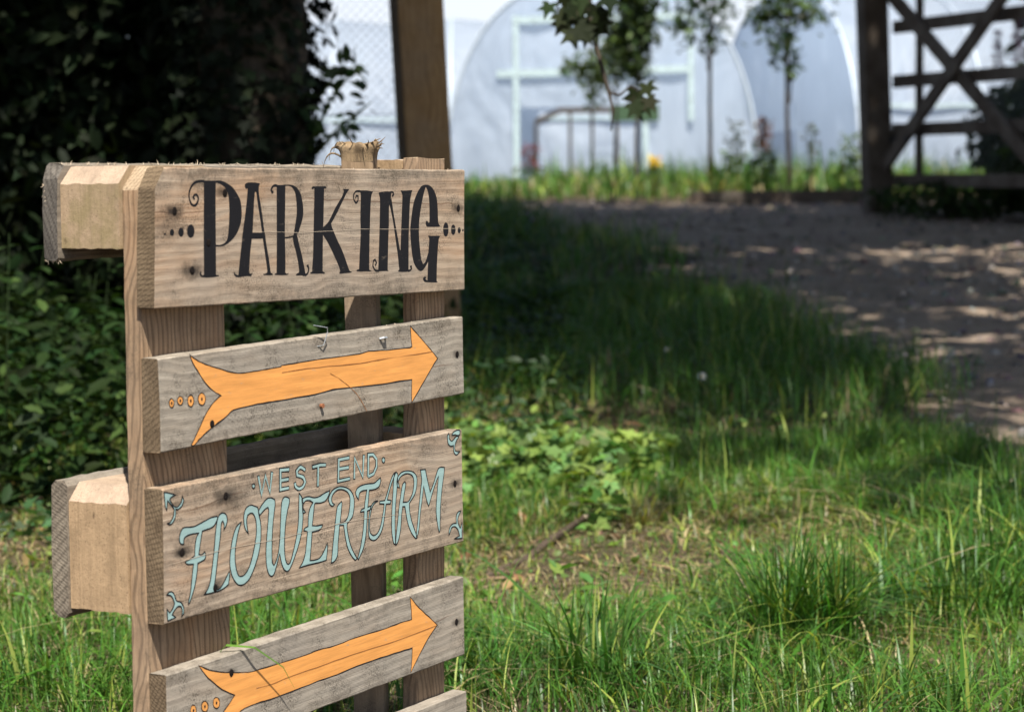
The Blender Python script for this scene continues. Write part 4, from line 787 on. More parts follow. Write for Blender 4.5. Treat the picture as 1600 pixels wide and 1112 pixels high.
TUFTS = [
 (1255, 1010, 520, .235, .085, .0044, "dense dark tuft of long grass with one tall arching stalk right of centre", 1, [(-.005, 0, .34, .0046, .32, math.pi), (.03, .0, .22, .0035, .5, .3)]),
 (940, 1085, 110, .20, .07, .0066, "broad bladed grass tuft nearest the sign at the bottom of the photo", 2, [(-.03, .0, .165, .007, 1.1, 2.7), (.0, .01, .15, .008, .95, 2.9)]),
 (1085, 1100, 150, .13, .11, .0045, "low spreading grass tuft between the broad bladed one and the dark dense one", 3, []),
 (1500, 960, 300, .19, .16, .0054, "wide loose grass tuft at the right edge of the sunlit patch", 4, [(.0, 0, .16, .006, .8, .2)]),
 (1420, 830, 120, .13, .09, .0046, "pale tuft of grass on the line between sun and shade", 5, []),
 (1005, 830, 60, .13, .03, .0040, "thin upright straw coloured tuft beside the dead twig", 6, []),
 (400, 1000, 50, .16, .06, .0046, "grass tuft growing up behind the slats of the sign", 7, []),
 (90, 1090, 150, .12, .10, .0042, "grass tuft left of the sign's post", 8, []),
 (760, 1075, 120, .13, .07, .0040, "grass tuft against the right end of the slats", 9, []),
 (1330, 1130, 190, .13, .16, .0048, "lush grass tuft at the bottom edge below the dark dense tuft", 10, []),
]
for a in TUFTS: tuft(a[0], a[1], a[2], a[3], a[4], a[5], a[6], a[7], GR2 if a[7] != 6 else (.25, .22, .09), None, a[8])
# one blade leaning across the lower arrow slat
MWi = Matrix.Translation((SX, SY, 0)) @ Matrix.Rotation(YAW, 4, 'Z')
bl = MB(); P0 = MWi @ Vector((.17, .030, TOP-.52)); 
pp = [Vector((.12, .034, TOP-.62)), Vector((.115, .028, TOP-.53)), Vector((.118, .008, TOP-.509)), Vector((.145, -.010, TOP-.515)), Vector((.19, -.016, TOP-.545)), Vector((.215, -.014, TOP-.575))]
pp = [Vector((.125, .06, .0)), Vector((.122, .05, .12))]+pp
for i in range(len(pp)-1):
    w0 = .0022*(1-(i/7.2)**2); w1 = .0022*(1-((i+1)/7.2)**2)
    a, b = pp[i], pp[i+1]
    bl.add([a+Vector((-w0, -w0*.2, -w0*.6)), a+Vector((w0, w0*.2, w0*.6)), b+Vector((w1, w1*.2, w1*.6)), b+Vector((-w1, -w1*.2, -w1*.6))], [(0, 1, 2, 3)], 0)
me = bl.mesh("grass_blade", True); at_ = me.attributes.new("tint", 'FLOAT_COLOR', 'POINT'); at_.data.foreach_set("color", [.12, .24, .035, 1]*len(me.vertices))
o = empty("grass_tuft", (SX, SY, 0), YAW, cat="grass tuft", label="tuft whose single green blade bends over the lower arrow slat"); link("tall_blade", me, GRASS, o)

# ================================================================ trees overhead and the hedge
def plant(name, loc, label, cat, group=None, rz=0): return empty(name, loc, rz, label=label, cat=cat, group=group)
def tree_crown(name, parent, c, rad, n, size, seed, base=(.045, .085, .018), shell=.35, tpl=OVAL, lump=.3, flat=.9):
    r = np.random.RandomState(seed); P, d = blob_points(n, r, c, rad, shell, lump, seed)
    if parent.location.z < 1:                 # crown thinned where its shadow would hit track and grass, to add dapples
        L = np.array(parent.location); hit = P+L; hit = hit[:, :2]-np.array([SUN.x, SUN.y])/SUN.z*(hit[:, 2:3]-.35); hx, hy = hit[:, 0], hit[:, 1]
        gap = (hx > .5) & (hy > 7.2) & (hy < 11.8) & (r.rand(n) < .42+.33*(vnoise(hx*.7, hy*2.2, 1.7, 300) > .55))
        gap |= (hx > .2) & (hx < 1.5) & (hy > 5.55) & (hy < 6.5) & (vnoise(hx, hy, 3.0, 301) > .5) & (r.rand(n) < .5)
        P = P[~gap]; n = len(P)
    fr = frames(n, flat, r); s = size*(.6+.7*r.rand(n))
    me = scatter(name, *tpl, P, fr, s, tints(n, r, base, .35, (.09, .13, .03), .12)); return link(name, me, LEAF, parent)
def limbs(parent, base_h, c, rad, n, seed, r0=.13):
    r = random.Random(seed); m = MB()
    for i in range(n):
        a = 2*math.pi*i/n+r.uniform(-.3, .3); e = Vector((c[0]+math.cos(a)*rad[0]*r.uniform(.4, .8), c[1]+math.sin(a)*rad[1]*r.uniform(.4, .8), c[2]+r.uniform(-.3, .6)*rad[2]))
        s = Vector((0, 0, base_h*r.uniform(.75, 1.05))); pts = [s.lerp(e, t)+Vector((r.uniform(-.2, .2), r.uniform(-.2, .2), r.uniform(-.1, .25)))*(1 if 0 < t < 1 else 0) for t in (0, .25, .5, .75, 1)]
        m.tube(pts, [r0, r0*.75, r0*.5, r0*.32, .02], 7)
    m.build("limbs", BARK, parent, True)

# ivy-clad tree whose crown shades the lane
b = at(375, 300, 6.6); b.z = gzf(b.x, b.y)-.05
ivt = plant("ivy_tree", b, "dark tree trunk thickly clad in ivy at the edge of the hedge", "tree")
m = MB(); m.tube([(0.05*math.sin(k*.9), .04*math.cos(k*1.3), k*.55) for k in range(10)], [.20, .17, .16, .155, .15, .145, .14, .14, .13, .12], 14); m.build("trunk", BARK, ivt, True)
r = np.random.RandomState(8); n = 9500
a = r.rand(n)*2*np.pi; zz = r.rand(n)*3.1; lump = np.array([mnoise.noise(Vector((math.cos(q)*1.6, math.sin(q)*1.6, h*1.7))) for q, h in zip(a, zz)])
rad = .17+.07*r.rand(n)+.09*np.clip(lump+.2, 0, 1)-.01*zz
P = np.stack([np.cos(a)*rad, np.sin(a)*rad, zz], -1); up = np.stack([np.cos(a), np.sin(a), .5+0*a], -1)
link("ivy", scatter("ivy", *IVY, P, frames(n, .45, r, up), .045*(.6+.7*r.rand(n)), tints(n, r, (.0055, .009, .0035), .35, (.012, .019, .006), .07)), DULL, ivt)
# leafy sprigs standing out from the right of the ivy
def sprig(parent, pts, n, size, seed, base, name="sprig", tpl=OVAL, spread=.05):
    r = np.random.RandomState(seed); m = MB(); m.tube(pts, [.006]+[.004]*(len(pts)-2)+[.0015], 5); m.build(name+"_stem", STEM, parent, True)
    P = np.array([np.array(pts[0])]); pa = np.array([list(p) for p in pts]); t = r.rand(n)*(len(pts)-1)*.999; i = t.astype(int); f = (t-i)[:, None]
    P = pa[i]*(1-f)+pa[i+1]*f+r.normal(size=(n, 3))*spread*.35
    link(name+"_leaves", scatter(name, *tpl, P, frames(n, .9, r), size*(.6+.7*r.rand(n)), tints(n, r, base, .3)), LEAF, parent)
def local(o, v): return (Vector(v) if len(v) == 3 else v)-o.location
sprig(ivt, [local(ivt, at(*q)) for q in ((490, 215, 6.5), (515, 160, 6.45), (540, 125, 6.4), (552, 100, 6.4))], 26, .055, 1, (.03, .055, .018), "sprig")
sprig(ivt, [local(ivt, at(*q)) for q in ((495, 240, 6.5), (530, 200, 6.4), (555, 180, 6.4), (580, 160, 6.4))], 26, .05, 2, (.03, .055, .018), "sprig")
sprig(ivt, [local(ivt, at(*q)) for q in ((500, 150, 6.5), (535, 105, 6.4), (558, 112, 6.4), (575, 130, 6.4))], 14, .06, 3, (.03, .055, .018), "sprig")
tree_crown("crown", ivt, (-1.2, 1.6, 6.3), (5.0, 5.6, 1.9), 32000, .27, 3); limbs(ivt, 4.6, (-1.2, 1.6, 6.0), (4.4, 5, 1.6), 9, 4)
# broad tree outside the frame on the right, its crown over the lane
def big_tree(loc, label, c, rad, n, seed, h=5.2, ls=.27):
    t = plant("broadleaf_tree", (loc[0], loc[1], gzf(*loc)-.1), label, "tree", None)
    m = MB(); m.tube([(.1*math.sin(k), .08*math.cos(k*1.7), k*h/8) for k in range(9)], [.36, .29, .26, .25, .24, .23, .21, .2, .17], 14); m.build("trunk", BARK, t, True)
    tree_crown("crown", t, c, rad, n, ls, seed); limbs(t, h, (c[0], c[1], c[2]-.3), (rad[0]*.85, rad[1]*.85, rad[2]*.8), 10, seed+1, .15); return t
bt = big_tree((6.4, 9.4), "broadleaf tree right of the gate whose crown overhangs the dirt track", (-1.9, -2.95, 6.2), (5.2, 5.8, 1.9), 58000, 21, 5.2, .20)
big_tree((-7.0, 7.6), "tall broadleaf tree behind the dark hedge on the left", (1.2, .6, 6.4), (5.2, 5.4, 2.2), 30000, 31)

# hedge shrubs on the left
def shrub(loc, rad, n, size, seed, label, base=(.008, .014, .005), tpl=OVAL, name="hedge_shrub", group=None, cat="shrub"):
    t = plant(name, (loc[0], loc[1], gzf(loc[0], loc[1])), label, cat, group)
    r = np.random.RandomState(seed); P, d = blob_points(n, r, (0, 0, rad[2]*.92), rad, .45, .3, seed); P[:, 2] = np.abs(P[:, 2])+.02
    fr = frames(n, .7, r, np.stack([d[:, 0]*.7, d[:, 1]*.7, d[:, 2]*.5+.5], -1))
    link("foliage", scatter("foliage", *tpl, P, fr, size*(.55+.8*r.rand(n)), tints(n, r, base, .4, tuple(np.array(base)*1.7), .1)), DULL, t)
    m = MB(); q = random.Random(seed)
    for i in range(9):
        a = q.uniform(0, 6.28); l = q.uniform(.5, .95); p = Vector((math.cos(a)*rad[0]*.75*l, math.sin(a)*rad[1]*.75*l, rad[2]*q.uniform(.9, 1.7)))
        m.tube([(math.cos(a)*.06, math.sin(a)*.06, -.05), p*.45+Vector((q.uniform(-.08, .08), q.uniform(-.08, .08), .12)), p], [.016, .011, .004], 5)
    m.build("stems", BARK, t, True); return t
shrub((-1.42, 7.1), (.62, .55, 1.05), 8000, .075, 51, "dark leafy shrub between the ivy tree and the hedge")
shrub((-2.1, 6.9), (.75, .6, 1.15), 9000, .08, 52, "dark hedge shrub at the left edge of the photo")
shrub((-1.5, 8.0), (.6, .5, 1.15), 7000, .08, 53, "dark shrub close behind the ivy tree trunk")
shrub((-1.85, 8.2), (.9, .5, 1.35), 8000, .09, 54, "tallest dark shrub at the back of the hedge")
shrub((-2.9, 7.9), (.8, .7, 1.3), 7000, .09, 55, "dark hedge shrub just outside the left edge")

# nettles and undergrowth in the shade
def nettle(seed, h=.55):
    t = plant("nettle", (0, 0, 0), "leafy green nettle in the shaded undergrowth by the hedge", "plant", "nettles under the hedge")
    r = random.Random(seed); m = MB(); bx, by = r.uniform(-.08, .08), r.uniform(-.08, .08)
    m.tube([(0, 0, -.02), (bx*.4, by*.4, h*.5), (bx, by, h)], [.0022, .0018, .001], 5); m.build("stem", DARKSTEM, t, True)
    P = []; U = []; S = []; F = []
    for k in range(9):
        z = h*(.15+.85*k/8.5); s = (.085*(1-abs(k-3.2)/9)); cx, cy = bx*(z/h)**1.4, by*(z/h)**1.4
        for j in range(2):
            a = k*1.57+j*math.pi+r.uniform(-.3, .3); P.append((cx, cy, z)); S.append(s*r.uniform(.8, 1.15))
            t1 = np.array([math.cos(a), math.sin(a), r.uniform(-.5, .25)]); t1 /= np.linalg.norm(t1); b1 = np.array([-math.sin(a), math.cos(a), r.uniform(-.25, .25)]); b1 -= t1*(b1@t1); b1 /= np.linalg.norm(b1)
            F.append(np.stack([t1, b1, np.cross(t1, b1)], -1))
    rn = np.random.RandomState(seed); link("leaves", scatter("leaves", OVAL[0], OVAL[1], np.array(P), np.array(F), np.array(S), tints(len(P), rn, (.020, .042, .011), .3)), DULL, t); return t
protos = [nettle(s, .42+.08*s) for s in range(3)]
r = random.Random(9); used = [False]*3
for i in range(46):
    px = r.uniform(-60, 560) if i < 34 else r.uniform(740, 900); y = r.uniform(4.9, 6.6) if px < 560 else r.uniform(6.4, 9.5)
    x = (px-800)/FPX*y; k = r.randrange(3); p = protos[k]
    if used[k]: p = copy_tree(protos[k])
    used[k] = True; p.location = (x, y, gzf(x, y)); p.rotation_euler.z = r.uniform(0, 6.28); s = r.uniform(.6, 1.15); p.scale = (s, s, s)
    if px > 600: s *= .6; p.scale = (s, s, s)
# low ground cover
def cover(name, n, f, hmax, size, tpl, base, label, cat, seed, alt=None, palt=.1):
    r = np.random.RandomState(seed); x, y = f(r, n); m = len(x); h = hmax*r.rand(m)**1.4*(.4+.9*vnoise(x, y, 2.6, seed))
    P = np.stack([x, y, gz(x, y)+.015+h], -1)
    setp(link(name, scatter(name, *tpl, P, frames(m, .45, r), size*(.5+.8*r.rand(m)), tints(m, r, base, .4, alt, palt)), DULL if size > .05 else LEAF), label, cat, None, "stuff")
def left_area(r, n):
    y = 4.75+3.2*r.rand(n); px = -80+720*r.rand(n); return (px-800)/FPX*y, y
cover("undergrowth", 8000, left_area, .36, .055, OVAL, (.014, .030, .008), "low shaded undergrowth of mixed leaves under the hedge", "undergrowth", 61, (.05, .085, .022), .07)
def bank(r, n):
    y = 5.6+7.5*r.rand(n)**1.2; px = 690+(230-90*(y-5.6)/7)*r.rand(n); return (px-800)/FPX*y, y
cover("bank_plants", 2200, bank, .14, .042, OVAL, (.022, .052, .013), "low leafy weeds on the dark bank right of the sign", "weeds", 62)
def ivyspot(r, n):
    y = 4.55+1.15*r.rand(n); px = 690+370*r.rand(n); x = (px-800)/FPX*y; k = (vnoise(x, y, 5, 77)*.9+.35*(y > 4.95)-.45*((px-690)/330)**2-.25*r.rand(n) > .34); return x[k], y[k]
cover("ground_ivy", 5200, ivyspot, .09, .042, IVY, (.115, .20, .055), "patch of round lobed ivy leaves on the ground right of the sign", "ground ivy", 63, (.21, .29, .06), .25)
def ivyleft(r, n):
    y = 4.2+1.2*r.rand(n); px = -40+280*r.rand(n); x = (px-800)/FPX*y; k = (vnoise(x, y, 5, 78) > .5); return x[k], y[k]
cover("ground_ivy", 700, ivyleft, .04, .036, IVY, (.06, .115, .05), "patch of ivy leaves on the ground left of the sign", "ground ivy", 64, (.16, .22, .05), .12)

def rosette(px, py, n, size, seed, label, name, cat, tpl=OVAL, base=(.08, .16, .03), rise=.6):
    p = on_ground(px, py); t = plant(name, p, label, cat); r = np.random.RandomState(seed)
    a = r.rand(n)*2*np.pi; el = rise*(.3+.9*r.rand(n)); t1 = np.stack([np.cos(a)*np.cos(el), np.sin(a)*np.cos(el), np.sin(el)], -1); b1 = np.stack([-np.sin(a), np.cos(a), 0*a], -1)
    F = np.stack([t1, b1, np.cross(t1, b1)], -1); s = size*(.6+.6*r.rand(n)); st = t1*(s*.5)[:, None]
    link("leaves", scatter("leaves", *tpl, st, F, s, tints(n, r, base, .2)), LEAF, t)
    m = MB()
    for k in range(n): m.tube([(0, 0, -.01), tuple(st[k]*1.08)], .0013, 4)
    m.build("stalks", STEM, t); return t
rosette(925, 745, 15, .085, 71, "bright green broad leaved dock plant in the sun behind the ivy patch", "dock_plant", "plant", OVAL, (.13, .22, .05), .8)
rosette(748, 838, 5, .050, 72, "pair of bright yellow green ivy leaves against the end of the farm slat", "ivy_seedling", "plant", IVY, (.19, .28, .03), .6)
rosette(792, 858, 5, .052, 73, "young ivy plant with dull green leaves beside the dead twig", "ivy_seedling", "plant", IVY, (.07, .14, .05), .5)
rosette(740, 700, 6, .060, 74, "bright lobed leaf plant just right of the farm slat's top corner", "ivy_seedling", "plant", IVY, (.12, .24, .02), .7)
rosette(940, 862, 6, .035, 75, "small yellow green seedling between the twig and the dry soil", "seedling", "plant", IVY, (.18, .26, .03), .5)
rosette(225, 995, 9, .034, 76, "bright green seedling at the foot of the sign's left side", "seedling", "plant", ROUND, (.16, .26, .03), .7)
rosette(1005, 505, 12, .11, 77, "broad pale dock leaves standing in the shaded grass", "dock_plant", "plant", OVAL, (.08, .15, .04), 1.0)
rosette(868, 775, 12, .075, 78, "clump of bright green leaves in the sun between the farm slat and the dock plant", "dock_plant", "plant", ROUND, (.12, .21, .05), .6)
rosette(985, 765, 12, .080, 79, "bright green leaf clump right of the sunlit dock plant", "dock_plant", "plant", OVAL, (.14, .24, .05), .7)
# ferny yarrow plants
def ferny(px, py, n, L, seed, label):
    p = on_ground(px, py); t = plant("yarrow_plant", p, label, "plant"); r = random.Random(seed); P = []; F = []; S = []; m = MB()
    for i in range(n):
        a = 6.28*i/n+r.uniform(-.3, .3); e = r.uniform(.5, 1.2); prev = Vector((0, 0, 0)); l = L*r.uniform(.6, 1.1)
        for k in range(1, 13):
            f = k/12; c = Vector((math.cos(a)*l*f*math.cos(e*(1-.4*f)), math.sin(a)*l*f*math.cos(e*(1-.4*f)), l*f*math.sin(e)*(1-.35*f)))
            m.tube([prev, c], .0012, 3, 0, False); dd = (c-prev).normalized(); prev = c
            sd = dd.cross(Vector((0, 0, 1))).normalized()
            for s in (-1, 1):
                t1 = (sd*s+dd*.5).normalized(); b1 = dd.cross(t1).normalized().cross(t1); P.append(c); F.append(np.stack([np.array(t1), np.array(b1), np.cross(t1, b1)], -1)); S.append(.055*math.sin(math.pi*(.12+.85*f))+.008)
    m.build("stalks", STEM, t)
    rn = np.random.RandomState(seed); link("leaves", scatter("leaves", *LANCE, np.array([list(v) for v in P]), np.array(F), np.array(S), tints(len(P), rn, (.07, .15, .035), .2)), LEAF, t)
ferny(845, 500, 12, .26, 81, "feathery light green plant on the shaded bank right of the sign")
ferny(775, 440, 9, .22, 82, "smaller feathery plant close to the end of the PARKING slat")
ferny(900, 470, 8, .20, 83, "feathery plant on the bank nearest the dirt track")
ferny(130, 620, 9, .25, 84, "feathery plant in the shade left of the sign's stringer")

# hanging maple branch of the tree on the right
hb = [local(bt, at(*q)) for q in ((900, -160, 5.2), (915, -40, 5.15), (928, 60, 5.1), (950, 140, 5.05), (958, 172, 5.0), (955, 205, 5.0))]
m = MB(); m.tube(hb, [.012, .008, .006, .0045, .003, .0015], 6)
h2 = [local(bt, at(*q)) for q in ((952, 145, 5.05), (968, 149, 5.05), (985, 135, 5.05), (1003, 145, 5.05))]; m.tube(h2, [.004, .0035, .003, .0015], 5)
h3 = [local(bt, at(*q)) for q in ((905, -120, 5.2), (880, -30, 5.2), (868, 25, 5.2))]; m.tube(h3, [.006, .004, .002], 5)
m.tube([Vector(bt.location)*0+Vector((-.2, -.4, 4.6)), local(bt, (2.4, 6.6, 4.7)), local(bt, (1.0, 5.5, 3.4)), hb[0]], [.06, .045, .03, .012], 7)
br = m.build("hanging_branch", BARK, bt, True)
spots = [(870, 20), (885, 10), (900, 30), (915, 25), (892, 45), (930, 5), (925, 45), (875, 30), (940, 20), (905, -10), (880, -5), (860, 5), (915, 50), (935, 30), (948, -10), (890, -25), (920, -30), (988, 160), (1000, 150), (1005, 158), (995, 140), (1012, 152), (1010, 130), (910, 8), (898, 18), (900, 40), (928, 18)]
r = np.random.RandomState(90); P = np.array([list(local(bt, at(a, b, 5.05+r.uniform(-.1, .1)))) for a, b in spots]); n = len(P)
t1 = np.stack([r.uniform(-.8, .8, n), r.uniform(-.4, .4, n), -np.ones(n)*.8], -1); t1 /= np.linalg.norm(t1, axis=1, keepdims=True); nn = np.stack([r.uniform(-.6, .6, n), -np.ones(n), r.uniform(-.2, .7, n)], -1); b1 = np.cross(nn, t1); b1 /= np.linalg.norm(b1, axis=1, keepdims=True)
link("leaves", scatter("leaves", *MAPLE, P, np.stack([t1, b1, np.cross(t1, b1)], -1), .055*(.7+.5*r.rand(n)), tints(n, r, (.018, .026, .009), .3)), DULL, br)

# ================================================================ small things on the ground
TWIG = plain("dead_wood", (.075, .055, .042), .9, .5, 90, .1, 0, .8); TWIGE = plain("split_wood", (.42, .33, .24), .8)
tw0 = on_ground(760, 905); tw1 = on_ground(938, 822); t = plant("dead_twig", tw0, "dark broken twig with a pale split end lying in the grass right of the sign", "twig")
d = tw1-tw0; m = MB(); m.tube([Vector((0, 0, .002)), d*.25+Vector((.02, .02, .008)), d*.55+Vector((-.01, 0, .012)), d*.84+Vector((.0, .01, .03))], [.008, .009, .0075, .0065], 8); m.build("bark", TWIG, t, True)
m = MB(); m.tube([d*.84+Vector((0, .01, .03)), d*.93+Vector((0, 0, .034)), d+Vector((0, 0, .034))], [.006, .0045, .0015], 7); m.build("split_end", TWIGE, t, True)
def curled_leaf(px, py, label):
    p = on_ground(px, py); o = link("curled_leaf", scatter("curled_leaf", *MAPLE, np.array([[0, 0, .05], [.01, .01, .04]]), frames(2, 1.2, np.random.RandomState(5)), np.array([.05, .035]), np.array([[.40, .21, .08], [.33, .16, .07]])), LEAF, None, p, label=label); o["category"] = "leaf"
    m = MB(); m.tube([(0, 0, 0), (.003, .004, .05)], .0015, 4); m.build("stalk", TWIG, o)
curled_leaf(985, 690, "curled orange brown dead leaf caught upright in the grass")
PET = plain("white_petal", (.80, .80, .78), .6, .05); YC = plain("yellow_flower", (.85, .55, .03), .6, .15); PUR = plain("purple_petal", (.30, .10, .36), .6, .2); BRN = plain("dry_seed_head", (.14, .07, .045), .8, .4)
def flower(px, py, h, rad, n, mat, ctr, label, name, cat, group=None, nod=.5):
    p = on_ground(px, py); t = plant(name, p, label, cat, group); m = MB(); m.tube([(0, 0, 0), (0, -.004, h)], .0012, 5); m.build("stem", STEM, t)
    m = MB(); ax = Vector((0, -nod, 1)).normalized(); u = Vector((1, 0, 0)); v = ax.cross(u); c = Vector((0, -.004, h))
    for k in range(n):
        a = 6.283*k/n; d = u*math.cos(a)+v*math.sin(a); s = ax.cross(d)*rad*math.sin(math.pi/n)*.95; q = [c+d*rad*.15, c+d*rad*.7-s+ax*.001*(k % 2), c+d*rad+ax*.002, c+d*rad*.7+s+ax*.001*(k % 2)]
        m.add(q, [(0, 1, 2, 3)], 0)
    m.build("petals", mat, t); m = MB(); m.tube([c, c+ax*.0025, c+ax*.0045], [rad*.32, rad*.3, rad*.12], 10); m.build("flower_centre", ctr, t, True)
flower(1096, 612, .045, .0145, 12, PET, YC, "white daisy open in the shaded grass, the nearer of two", "daisy", "flower", nod=1.2)
flower(1043, 566, .04, .011, 11, PET, YC, "smaller white daisy a little further up the shaded grass", "daisy", "flower", nod=1.0)
flower(62, 520, .14, .014, 5, YC, YC, "yellow buttercup in the shade left of the sign", "buttercup", "flower", nod=1.0)
for i, (a, b, lab) in enumerate(((784, 322, "purple flower at the tunnel side of the bank"), (818, 340, "largest purple flower on the bank beside the track"), (835, 350, "small purple flower lowest on the bank"))): flower(a, b+6, .05, .03 if i == 1 else .022, 7, PUR, PUR, lab, "purple_flower", "flower")
p = on_ground(1560, 798); m = MB(); e = on_ground(1612, 770)-p; m.tube([Vector((-.03, -.01, .03)), Vector((0, 0, .045)), e+Vector((0, 0, .06))], [.0015, .002, .0022], 6); m.build("straw_stalk", TWIGE, None, True, loc=p, label="pale dry stalk lying across the grass at the right edge", cat="stalk")

# ================================================================ gate posts, gate and netting
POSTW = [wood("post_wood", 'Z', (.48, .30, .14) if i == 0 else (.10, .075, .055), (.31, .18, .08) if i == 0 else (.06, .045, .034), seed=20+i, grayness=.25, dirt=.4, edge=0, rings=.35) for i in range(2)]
PEND = endgrain("post_end_grain", (.25, .18, .1), (.15, .1, .06), 3)
def square_post(b, w_, h, lean, rz, mat, label):
    t = plant("gate_post", b, label, "post", None, rz); m = MB(); hw = w_/2; vs = []; n = 14
    for i in range(n+1):
        f = i/n; z = -.15+(h+.15)*f
        for a, c in ((-1, -.94), (-.94, -1), (.94, -1), (1, -.94), (1, .94), (.94, 1), (-.94, 1), (-1, .94)):
            j = mnoise.noise_vector(Vector((a*2, c*2, z*3)))*.002; vs.append(Vector((a*hw+lean*z, c*hw, z))+j)
    m.add(vs, [(i*8+j, i*8+(j+1) % 8, i*8+8+(j+1) % 8, i*8+8+j) for i in range(n) for j in range(8)], 0)
    top = [v+Vector((0, 0, .012)) for v in vs[-8:]]; cc = [Vector((v.x*1, v.y, v.z)) for v in top]
    m.add(vs[-8:]+cc, [(j, (j+1) % 8, 8+(j+1) % 8, 8+j) for j in range(8)]+[tuple(range(8, 16))], 1)
    m.build("shaft", [mat, PEND], t); return t
lp = at(662, 270, 8.0); lp.z = gzf(lp.x, lp.y)
lp.x += .034
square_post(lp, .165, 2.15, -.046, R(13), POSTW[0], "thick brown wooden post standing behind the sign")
BK2 = plain("iron_hinge", (.03, .03, .032), .6, .3, 90, .4, .6)
rp = at(1372, 300, 13.9); rp.z = gzf(rp.x, rp.y)
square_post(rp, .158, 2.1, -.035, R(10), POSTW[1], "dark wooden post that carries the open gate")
gt = plant("field_gate", (rp.x+.10, rp.y-.06, 0), "dark wooden field gate with crossed braces standing open at the right", "gate")
gd = Vector((.371, -.928, 0)); GW = wood("gate_wood", 'X', (.13, .10, .08), (.08, .06, .047), seed=30, grayness=.4, dirt=.4, edge=0, rings=.2)
nrm = Vector((gd.y, -gd.x, 0))
gp = lambda s, z, o=0: gd*s+Vector((0, 0, H-.03+z))+nrm*o
for z in (1.27, .94, .607, .31, .0): m = MB(); m.bar(gp(-.02, z), gp(3.05, z-.012), .035, .078); m.build("rail", GW, gt)
for s in (3.0,): m = MB(); m.bar(gp(s, -.06, -.04), gp(s, 1.36, -.04), .05, .08, up=nrm); m.build("stile", GW, gt)
m = MB(); m.bar(gp(.20, -.02, -.040), gp(.20, 1.3, -.040), .03, .04, up=nrm); m.build("upright", GW, gt)
for (s0, z0, s1, z1) in ((.0, 1.14, 1.62, .02), (.0, .08, 1.62, 1.30), (1.62, 1.30, 3.0, .05), (1.62, .02, 3.0, 1.30)):
    m = MB(); m.bar(gp(s0, z0, .045 if z0 > z1 else .085), gp(s1, z1, .045 if z0 > z1 else .085), .03, .085); m.build("brace", GW, gt)
for z in (.25, 1.15): m = MB(); m.bar(gp(-.10, z, .02), gp(.30, z, .105), .008, .045); m.build("hinge", BK2, gt)
def netting(name, parent, org, du, dv, nu, nv, st, rad, mat, **k):
    m = MB()
    W_, H_ = nu*st, nv*st
    for s in (-1, 1):
        for i in range(-nv, nu+nv):
            a0, b0 = i*st, 0; a1, b1 = i*st+s*H_, H_
            t0, t1 = 0.0, 1.0
            dx = a1-a0
            for lim, sg in ((0, 1), (W_, -1)):
                if abs(dx) > 1e-9:
                    tt = (lim-a0)/dx
                    if (dx > 0) == (sg > 0): t0 = max(t0, tt)
                    else: t1 = min(t1, tt)
            if t1-t0 < .01: continue
            p = org+du*(a0+dx*t0)+dv*(H_*t0); q = org+du*(a0+dx*t1)+dv*(H_*t1); m.tube([p, q], rad, 3, 0, False)
    return m.build(name, mat, parent, **k)
netting("netting", gt, gp(.05, .0, -.075), gd, Vector((0, 0, 1)), 50, 21, .058, .0009, STEEL)
nf = plant("wire_fence", (lp.x-.11, lp.y+.02, lp.z), "fine wire netting fence between the ivy tree and the thick post", "fence")
nd = Vector((-1, .12, 0)).normalized()
netting("netting", nf, Vector((0, 0, .02)), nd, Vector((0, 0, 1)), 44, 46, .036, .0008, STEEL)
for z in (.05, .8, 1.64): m = MB(); m.tube([Vector((0, 0, z)), nd*1.6+Vector((0, 0, z))], .0015, 4); m.build("line_wire", STEEL, nf)
m = MB(); m.tube([nd*1.6+Vector((0, 0, -.2)), nd*1.6+Vector((0, 0, 1.75))], [.04, .035], 9); m.build("stake", BARK, nf, True)
a = at(1085, 300, 15.4); b_ = at(1345, 294, 14.9); a.z = gzf(a.x, a.y)+.04; b_.z = gzf(b_.x, b_.y)+.05
m = MB(); m.bar(Vector((0, 0, 0)), b_-a, .12, .09); m.build("timber_edging", GW, None, loc=a, label="long dark timber laid along the far edge of the track before the gate", cat="timber")

# ================================================================ polytunnels
g = G("plastic_film"); co = g.coord()
n1 = g.noise(g.coord((1, 1, .6)), .8, 3, .5, 1.5); n2 = g.noise(g.coord((1.6, 1.6, .3), rot=(0, R(28), 0)), 1.5, 3, .5, 1.2)
c = g.mix(g.ramp(g.math('ADD', g.math('MULTIPLY', n1, .5), g.math('MULTIPLY', n2, .5)), .35, .65), (.40, .46, .54), (.47, .53, .605)); g.fin(c, .45, g.bump(g.math('ADD', n1, g.math('MULTIPLY', n2, .6)), .7, .25), .3)
tl = g.n('ShaderNodeBsdfTranslucent', {0: (.74, .83, .94)}); mx = g.n('ShaderNodeMixShader', {0: .55, 1: g.b.outputs[0], 2: tl.outputs[0]}); g.t.links.new(mx.outputs[0], g.out.inputs[0]); FILM = g.m
HOOP = plain("tunnel_steel", (.52, .59, .66), .5, .15, 30, .4, .3); RAILM = plain("green_gray_timber", (.40, .50, .52), .8, .3, 20); BRF = plain("door_timber", (.24, .18, .13), .8, .3, 20)
def arch(wd, ht, n=28, e=2.5):
    out = []
    for i in range(n+1):
        a = math.pi*i/n; c, s = math.cos(a), math.sin(a); out.append((wd*math.copysign(abs(c)**(2/e), c), ht*abs(s)**(2/e)))
    return out
